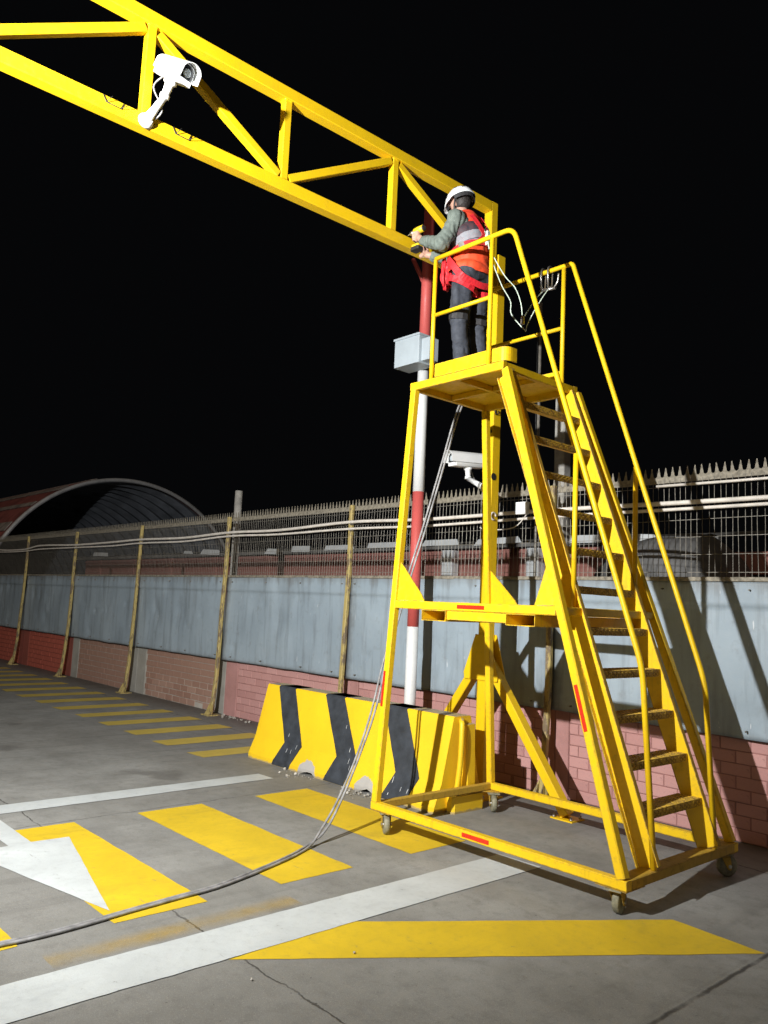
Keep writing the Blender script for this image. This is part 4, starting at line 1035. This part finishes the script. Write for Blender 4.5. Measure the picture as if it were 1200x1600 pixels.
def blob(name, caps, ells, mat, parent, voxel=.010, smooth=4, folds=0, ffreq=(9, 9, 14), cut=None):
    bm = bmesh.new()
    for c in caps: cap_mesh(bm, *c)
    for e in ells: ell_mesh(bm, *e)
    me = bpy.data.meshes.new(name); bm.to_mesh(me); bm.free()
    tmp = bpy.data.objects.new(name+'_raw', me); col.objects.link(tmp)
    r = tmp.modifiers.new('r', 'REMESH'); r.mode = 'VOXEL'; r.voxel_size = voxel
    s = tmp.modifiers.new('s', 'SMOOTH'); s.factor = .5; s.iterations = smooth
    dg = bpy.context.evaluated_depsgraph_get(); dg.update()
    out = bpy.data.meshes.new_from_object(tmp.evaluated_get(dg)); out.name = name
    bpy.data.objects.remove(tmp); bpy.data.meshes.remove(me)
    if folds:
        ns = [v.normal.copy() for v in out.vertices]
        for v, nn in zip(out.vertices, ns):
            p = v.co; q = V((p.x*ffreq[0], p.y*ffreq[1], p.z*ffreq[2]))
            k = noise.noise(q+V((noise.noise(q*.7)*1.3, 0, noise.noise(q*.5+V((3, 1, 0)))*1.5)))
            v.co = p+nn*folds*(abs(k)*2-.5)
    if cut:
        bm = bmesh.new(); bm.from_mesh(out)
        for pt, no in cut:
            res = bmesh.ops.bisect_plane(bm, geom=bm.verts[:]+bm.edges[:]+bm.faces[:], plane_co=pt, plane_no=no, clear_outer=True)
        bm.to_mesh(out); bm.free()
    off = ORG[parent.name]
    for v in out.vertices: v.co -= off
    for p in out.polygons: p.use_smooth = True
    out.materials.clear(); out.materials.append(M[mat])
    o = bpy.data.objects.new(name, out); col.objects.link(o); o.parent = parent; ORG[o.name] = off
    return o
D0 = ZD-.006
per = empty('person', (-4.40, 4.80, D0), 'worker in white helmet and orange vest leaning out with a drill on the platform', 'person')
lfoot, rfoot = V((-4.36, 4.68, D0+.09)), V((-4.36, 4.91, D0+.09))
lkn, rkn = V((-4.415, 4.69, D0+.51)), V((-4.40, 4.90, D0+.51))
lhip, rhip = V((-4.40, 4.71, D0+.90)), V((-4.40, 4.89, D0+.90))
pel = V((-4.40, 4.80, D0+.95)); wai = V((-4.405, 4.80, D0+1.09)); che = V((-4.425, 4.80, D0+1.27)); nek = V((-4.47, 4.79, D0+1.455)); hed = V((-4.545, 4.78, D0+1.60))
lsh, lel, lwr = V((-4.43, 4.615, D0+1.385)), V((-4.495, 4.525, D0+1.155)), V((-4.765, 4.575, D0+1.28))
rsh, rel, rwr = V((-4.46, 4.965, D0+1.39)), V((-4.62, 4.95, D0+1.17)), V((-4.79, 4.72, D0+1.20))
gripT, gripB = V((-4.872, 4.60, D0+1.40)), V((-4.868, 4.60, D0+1.29))
# facing: -X, slightly down
F = V((-.96, -.06, -.27)).normalized(); SD = F.cross(V((0, 0, 1))).normalized(); UP = SD.cross(F)   # SD: worker's right... sign handled by symmetry
H = lambda a, s, u: hed+F*a+SD*s+UP*u
rotH = Matrix((F, SD, UP)).transposed()
caps = [(pel, wai, .13, .115), (wai, che, .12, .14), (che, lerp(che, nek, .6), .12, .08), (nek-V((0, 0, .03)), hed-UP*.02, .055, .052),
        (lerp(che, nek, .5), lsh, .07, .055), (lerp(che, nek, .5), rsh, .07, .055), (lsh, lel, .05, .04), (lel, lwr, .042, .029), (rsh, rel, .05, .04), (rel, rwr, .042, .029),
        (lhip, lkn, .075, .052), (lkn, lfoot, .05, .038), (rhip, rkn, .075, .052), (rkn, rfoot, .05, .038)]
ells = [(H(-.01, 0, .02), (.092, .072, .105), rotH), (H(.035, 0, -.06), (.058, .05, .055), rotH)]
# face: nose, brow, chin, lips, ears
caps += [(H(.088, 0, .0), H(.108, 0, -.035), .010, .014), (H(.075, -.03, .022), H(.075, .03, .022), .016, .016), (H(.08, -.012, -.075), H(.08, .012, -.075), .012, .012), (H(.066, -.014, -.105), H(.066, .014, -.105), .022, .022)]
for s_ in (-1, 1): caps.append((H(-.012, s_*.073, .012), H(-.005, s_*.074, -.028), .013, .009))
# left hand closed on the drill grip, right hand under the battery
def hand(wr, grip, axis, out, side):
    ax = V(axis).normalized(); palm = grip+V(out)*.028; cs = [(wr, lerp(wr, palm, .6), .028, .030), (palm-ax*.032, palm+ax*.03, .022, .022)]
    tang = ax.cross(V(out)).normalized()*side
    for k in range(4):
        b = palm+ax*(.034-.022*k)+tang*.014; ln = (.9, 1.0, .95, .75)[k]
        k1 = b+tang*.026*ln-V(out)*.012; k2 = grip+tang*.020*ln-V(out)*.022+ax*(.034-.022*k); k3 = grip-V(out)*.028+ax*(.034-.022*k)-tang*.008
        cs += [(b, k1, .0105, .0098), (k1, k2, .0098, .009), (k2, k3, .009, .0082)]
    t0 = palm+ax*.02-tang*.018; t1 = grip-tang*.026+ax*.032; t2 = grip-tang*.022-V(out)*.022+ax*.036
    cs += [(t0, t1, .013, .011), (t1, t2, .011, .009)]
    return cs
caps += hand(lwr, lerp(gripT, gripB, .4), (0, 0, 1), V((.75, -.6, -.1)).normalized(), -1)
caps += hand(rwr, V((-4.855, 4.66, D0+1.245)), (.9, .0, .2), V((.1, .5, -.8)).normalized(), 1)
blob('body', caps, ells, 'skin', per, .0065, 2)
# eyes
for s_ in (-1, 1):
    m = MB(); m.lathe(H(.072, s_*.030, .004), F, [(0, .012), (.006, .010), (.009, .004)], 10); m.build('eye', 'hair', per)
# hair
blob('hair', [], [(H(-.028, 0, .012), (.088, .079, .092), rotH)], 'hair', per, .008, 2, .004, (40, 40, 40), [(H(.035, 0, 0), F), (H(-.02, 0, -.055), (-UP+F*.35))])
# shirt (sleeves, shoulders), trousers, boots, vest
blob('shirt', [(lsh+V((.0, .03, .0)), lel, .074, .062), (lel, lerp(lel, lwr, .95), .064, .046), (rsh-V((0, .03, 0)), rel, .074, .062), (rel, lerp(rel, rwr, .95), .064, .046), (lerp(che, nek, .3), lsh, .085, .076), (lerp(che, nek, .3), rsh, .085, .076), (wai, che, .12, .13)], [], 'shirt', per, .009, 3, .009, (15, 15, 9))
tr_c = [(lhip, lkn, .102, .080), (lkn, lfoot+V((0, 0, .02)), .072, .066), (rhip, rkn, .102, .075), (rkn, rfoot+V((0, 0, .02)), .072, .066), (lhip+V((.02, .0, .03)), rhip+V((.02, 0, .03)), .112, .112), (pel, wai, .13, .12)]
tr_c += [(lkn+V((.02, -.065, .13)), lkn+V((.02, -.065, .27)), .038, .038)]     # thigh pocket
blob('trousers', tr_c, [], 'trousers', per, .009, 3, .008, (9, 9, 13), [(V((0, 0, D0+1.0)), V((0, 0, 1))), (V((0, 0, D0+.03)), V((0, 0, -1)))])
for ft in (lfoot, rfoot):
    blob('boot', [(ft+V((.05, 0, -.05)), ft+V((-.16, -.01, -.055)), .045, .042), (ft+V((.02, 0, -.03)), ft+V((.01, 0, .09)), .052, .056)], [], 'boot', per, .009, 2, 0, cut=[(V((0, 0, D0+.002)), V((0, 0, -1)))])
vb = blob('vest', [(pel+V((0, 0, -.02)), wai, .158, .150), (wai, che, .152, .162), (che, lerp(che, nek, .55), .158, .108)], [(pel+V((0, 0, .01)), (.168, .215, .09)), (wai, (.150, .182, .12)), (che, (.160, .190, .14)), (lerp(che, nek, .72), (.125, .158, .10)), (nek+V((.015, 0, -.01)), (.095, .095, .075))], 'vest', per, .010, 4, .007, (9, 9, 13), [(V((-4.4, 0, D0+.935)), V((-.12, 0, -1))), (nek+V((0, 0, .05)), V((-.35, 0, .95)))])
# torso surface helper for straps: ellipse section at height z
def torso(z, a, grow=.0):
    tbl = [(.84, -4.40, .166, .205), (1.0, -4.40, .164, .204), (1.12, -4.407, .156, .186), (1.27, -4.425, .166, .194), (1.38, -4.45, .135, .180), (1.45, -4.465, .10, .13)]
    for (z0, x0, rx0, ry0), (z1, x1, rx1, ry1) in zip(tbl[:-1], tbl[1:]):
        if z <= z1 or z1 == 1.45:
            t = max(0, min(1, (z-z0)/(z1-z0))); break
    xc = x0+(x1-x0)*t; rx = rx0+(rx1-rx0)*t+grow; ry = ry0+(ry1-ry0)*t+grow
    return V((xc+rx*math.cos(a), 4.80+ry*math.sin(a), D0+z)), V((math.cos(a)/rx, math.sin(a)/ry, 0)).normalized()
def strap(name, path, wd, mat='harness', grow=.008):
    P, Q = [], []
    for z, a in path:
        p, q = torso(z, R_(a), grow); P.append(p); Q.append(q)
    P = smooth_path(P, 4); Q2 = smooth_path(Q, 4)
    m = MB(); m.ribbon(P, Q2, wd, .005); return m.build(name, mat, per)
# angle 0 = back (+X), -90 = camera side (-Y), 180 = front
strap('harness_belt', [(1.105+.06*math.cos(R_(a)), a) for a in range(-200, 161, 20)], .042)
strap('harness_strap', [(1.45, -32), (1.36, -20), (1.24, -8), (1.17, -22)], .042)
strap('harness_strap', [(1.45, 30), (1.36, 20), (1.24, 8), (1.16, -10)], .042)
strap('harness_strap', [(1.42, -140), (1.25, -150), (1.10, -145), (1.00, -125), (.96, -105), (.945, -90)], .042)
strap('buckle', [(1.105+.06*math.cos(R_(a)), a) for a in (-78, -70, -62)], .052, 'steel', .012)
for hip, kn, s_ in ((lhip, lkn, -1), (rhip, rkn, 1)):        # leg loops
    m = MB(); P, Q = [], []
    for k in range(17):
        a = 2*math.pi*k/16; c = lerp(hip, kn, .22); nn = V((math.cos(a), math.sin(a), 0)); P.append(c+V((.118*math.cos(a), .118*math.sin(a), -.055*math.cos(a)+s_*.035*math.sin(a)))); Q.append(nn)
    m.ribbon(P, Q, .05, .006); m.build('leg_loop', 'harness', per)
    m = MB(); P, Q = [], []
    for k in range(13):
        a = 2*math.pi*k/12; c = kn+V((0, 0, .03)); P.append(c+V((.083*math.cos(a), .083*math.sin(a), -.01*math.cos(a)))); Q.append(V((math.cos(a), math.sin(a), 0)))
    m.ribbon(P, Q, .05, .008); m.build('knee_band', 'harness_dark', per)
m = MB(); P = [V((-4.40-.10, 4.80-.185, D0+1.06)), V((-4.42, 4.80-.222, D0+.98)), V((-4.36, 4.80-.215, D0+.90)), V((-4.31, 4.80-.19, D0+.84)), V((-4.26, 4.76, D0+.80)), V((-4.25, 4.84, D0+.81))]
P = smooth_path(P, 5); m.ribbon(P, [(p-V((-4.40, 4.80, p.z))).normalized() for p in P], .055, .006); m.build('harness_strap', 'harness', per)
m = MB(); rr = random.Random(11)
for k in range(16):      # bunched webbing loops hanging at the front of the belt
    c = V((-4.575+rr.uniform(-.02, .02), 4.70+rr.uniform(-.055, .06), D0+rr.uniform(.92, 1.02))); a0 = rr.uniform(0, 6); hh = rr.uniform(.06, .11); ww = rr.uniform(.02, .04)
    dr = V((math.cos(a0)*.6, math.sin(a0), 0)).normalized()
    m.tube([c+dr*ww*math.cos(t)+V((0, 0, hh*math.sin(t)-.02)) for t in [2*math.pi*q/14 for q in range(15)]], rr.uniform(.008, .014), 7, False)
stuff(m.build('webbing_bundle', 'harness', per))
blob('pouch', [(V((-4.56, 4.67, D0+.90)), V((-4.56, 4.67, D0+1.02)), .05, .045), (V((-4.55, 4.78, D0+.92)), V((-4.55, 4.78, D0+1.03)), .05, .04)], [], 'harness', per, .009, 2, .012, (25, 25, 25))
dr_, dq = torso(1.27, 0, .012)
m = MB(); m.tube([dr_+V((.006, .028*math.cos(t), .032*math.sin(t))) for t in [2*math.pi*q/14 for q in range(15)]], .005, 6, False); m.build('dorsal_ring', 'steel', per)
# helmet
hm = MB(); c0 = H(-.012, 0, .035); rings = []
ns, nv = 32, 10
vs = []
def hel(a, t, grow):
    ca, sa = math.cos(a), math.sin(a)
    rx, ry, rz = .136+grow, .115+grow, .122+grow
    u = math.sin(t)*rz-.012*(1-math.sin(t))*(1 if ca > 0 else -.4*ca*-1)
    return c0+F*(rx*ca*math.cos(t))+SD*(ry*sa*math.cos(t))+UP*(u-(.018 if t < .02 else 0)*0)
for layer, grow in ((0, .0), (1, -.006)):
    for k in range(nv+1):
        t = math.pi/2*k/nv
        for j in range(ns): vs.append(hel(2*math.pi*j/ns, t, grow))
L_ = (nv+1)*ns; fs = []
for k in range(nv):
    for j in range(ns):
        a, b, c_, d = k*ns+j, k*ns+(j+1) % ns, (k+1)*ns+(j+1) % ns, (k+1)*ns+j
        fs += [(a, b, c_, d), (L_+d, L_+c_, L_+b, L_+a)]
fs += [(j, L_+j, L_+(j+1) % ns, (j+1) % ns) for j in range(ns)]
hm.add(vs, fs, True)
hl = hm.build('helmet', 'helmet', per)
m = MB(); P = [hel(2*math.pi*j/ns, 0, .002) for j in range(ns+1)]; m.tube(P, .006, 8, False); m.build('helmet_rim', 'helmet', hl)
m = MB(); pk = []
for q in range(9):
    a = -.75+1.5*q/8; pk.append(hel(a, 0, .0)+F*.0)
for q in range(8, -1, -1):
    a = -.75+1.5*q/8; pk.append(hel(a, 0, .0)+F*(.030*math.cos(a*1.9))-UP*.008)
m.prism(pk, UP*.004); m.build('helmet_peak', 'helmet', hl)
for a, t in ((2.55, .55), (-2.55, .55), (1.9, .75), (-1.9, .75), (1.05, .42), (-1.05, .42)):
    p = hel(a, t, .001); nn = (p-c0).normalized(); m = MB(); x_ = nn.cross(UP).normalized(); y_ = x_.cross(nn)
    m.prism([p+x_*.014-y_*.008, p+x_*.012+y_*.008, p-x_*.010+y_*.008, p-x_*.014-y_*.006], nn*.002); m.build('helmet_vent', 'dark', hl)
m = MB(); P = []; Q = []
for q in range(13):
    a = 1.75+2.78*q/12; p = hel(a, 0, -.004)-UP*.018; P.append(p); Q.append((p-c0).normalized())
m.ribbon(P, Q, .045, .006); m.build('helmet_cradle', 'harness_dark', hl)
for s_ in (-1, 1):
    m = MB(); P = [H(-.03, s_*.085, .03), H(-.0, s_*.082, -.035), H(.045, s_*.045, -.115), H(.055, 0, -.128)]; P = smooth_path(P, 4)
    m.ribbon(P, [(p-hed).normalized() for p in P], .014, .003); m.build('chin_strap', 'harness_dark', hl)
m = MB(); m.ribbon([H(.062, s_*1.0, .006) for s_ in (-.075, -.06)]+[H(.10, s_, .004) for s_ in (-.045, 0, .045)]+[H(.062, s_, .006) for s_ in (.06, .075)], [-SD, (F-SD), F, F, F, (F+SD), SD], .032, .003); m.build('safety_glasses', 'lens', per)

# drill held to the truss
dz = D0+1.415
drl = empty('cordless_drill', (-4.87, 4.60, D0+1.30), 'yellow and black cordless drill in the worker\'s hand against the truss', 'drill')
ax_ = V((-1, 0, -.03)).normalized()
m = MB(); m.lathe((-4.79, 4.60, dz), ax_, [(0, .022), (.006, .030), (.06, .032), (.10, .030), (.115, .024)], 16); m.build('motor_housing', 'drill_yellow', drl)
m = MB(); m.lathe(V((-4.79, 4.60, dz))+ax_*.116, ax_, [(0, .021), (.03, .021), (.05, .014), (.058, .008)], 14); m.build('chuck', 'steel', drl)
m = MB(); m.lathe(V((-4.79, 4.60, dz))+ax_*.174, ax_, [(0, .004), (.028, .003)], 8); m.build('drill_bit', 'steel', drl)
m = MB(); m.lathe((-4.7995, 4.60, dz), V((1, 0, 0)), [(0, .026), (.012, .026), (.018, .018)], 14); m.build('rear_cap', 'dark', drl)
m = MB(); m.beam((-4.865, 4.60, dz-.025), (-4.86, 4.60, dz-.135), rect(.034, .042, .010), V((1, 0, 0))); m.build('grip', 'dark', drl)
m = MB(); m.box((-4.915, 4.562, dz-.185), (-4.815, 4.638, dz-.155), .010); m.build('battery', 'dark', drl)
m = MB(); m.box((-4.905, 4.567, dz-.154), (-4.82, 4.633, dz-.134), .008); m.build('battery_shoe', 'drill_yellow', drl)

# lanyard with two hooks on the far guard rail
lan = empty('safety_lanyard', (-4.05, 5.36, 4.40), 'pale twin rope safety lanyard from the harness to hooks on the far rail', 'lanyard')
dring = dr_+V((.01, 0, 0))
def rope(pts, r=.0045): m = MB(); m.tube(smooth_path(pts, 8), r, 8); m.build('rope', 'rope', lan)
j1, j2 = V((-4.085, 5.10, 4.10)), V((-4.05, 5.10, 4.00))
rope([dring, dring+V((.02, .03, -.16)), V((-4.17, 4.95, 4.47)), V((-4.125, 5.04, 4.375)), V((-4.10, 5.09, 4.25)), j1])
rope([dring, dring+V((.03, .01, -.20)), V((-4.20, 4.95, 4.40)), V((-4.17, 5.04, 4.27)), V((-4.17, 5.06, 4.16)), j2])
rope([j1, V((-4.09, 5.17, 4.20)), V((-4.08, 5.26, 4.33)), V((-4.08, 5.35, 4.42))]); rope([j2, V((-4.06, 5.15, 4.10)), V((-4.02, 5.25, 4.30)), V((-4.02, 5.35, 4.425))])
m = MB(); m.box(j1-V((.014, .014, .03)), j1+V((.014, .014, .03)), .004); m.build('ferrule', 'steel', lan)
m = MB(); m.box(dring-V((.01, .018, .12)), dring+V((.018, .018, -.0)), .004); m.build('shock_pack', 'rope', lan)
for x in (-4.08, -4.01):
    m = MB(); P = [V((x, 5.36-.034*math.cos(t), 4.575+.052*math.sin(t))) for t in [math.pi*q/8 for q in range(-1, 10)]]
    P = [V((x-.004, 5.36-.02, 4.44))]+P+[V((x+.006, 5.36+.02, 4.45)), V((x-.004, 5.36-.02, 4.44))]
    m.tube(P, .009, 8); m.build('hook', 'steel', lan)
m = MB(); m.tube([(-4.10, 5.35, 4.435), (-3.95, 5.36, 4.425)], .013, 8); m.build('hook_swivel', 'steel', lan)
m = MB(); m.tube(smooth_path([(-3.97, 5.36, 4.43), (-3.93, 5.355, 4.47), (-3.915, 5.35, 4.54)], 4), .009, 8); m.build('hook_gate', 'steel', lan)

# ------------------------------------------------------------------ work floodlight on its stand (out of frame, left of the camera)
fl = empty('floodlight', (LAMP.x, LAMP.y, 0), 'black work floodlight on a tripod stand left of the camera', 'floodlight')
aim = (V((-9.5, 6.0, 3.0))-LAMP).normalized(); c = LAMP-aim*.10
m = MB(); m.tube([(LAMP.x+.08, LAMP.y-.12, .55), (LAMP.x+.08, LAMP.y-.12, 3.80)], .02, 10); m.build('pole', 'lamp_body', fl)
for k in range(3):
    a = 2*math.pi*k/3+.4; m = MB(); m.tube([(LAMP.x+.08, LAMP.y-.12, .75), (LAMP.x+.08+.55*math.cos(a), LAMP.y-.12+.55*math.sin(a), .015)], .014, 8); m.build('leg', 'lamp_body', fl)
m = MB(); m.beam(c-aim*.05, c, rect(.40, .30, .02)); m.build('housing', 'lamp_body', fl)
m = MB(); m.tube([(LAMP.x+.08, LAMP.y-.12, 3.80), c-aim*.05], .014, 8); m.build('bracket', 'lamp_body', fl)
m = MB(); m.beam(c+aim*.002, c+aim*.006, rect(.34, .24)); gl = m.build('lens', 'cam_white', fl)
em = bpy.data.materials.new('lit_floodlight_glass'); em.use_nodes = True; b_ = em.node_tree.nodes['Principled BSDF']
b_.inputs['Emission Color'].default_value = (1, .98, .94, 1); b_.inputs['Emission Strength'].default_value = 6
gl.data.materials.clear(); gl.data.materials.append(em)
ld = bpy.data.lights.new('floodlight_lamp', 'SPOT'); lo = bpy.data.objects.new('lamp', ld); col.objects.link(lo); lo.parent = fl
lo.location = LAMP-ORG[fl.name]; lo.rotation_euler = aim.to_track_quat('-Z', 'Y').to_euler()
ld.energy = 4500; ld.spot_size = R_(150); ld.spot_blend = 1.0; ld.shadow_soft_size = .05; ld.color = (1, .992, .975)
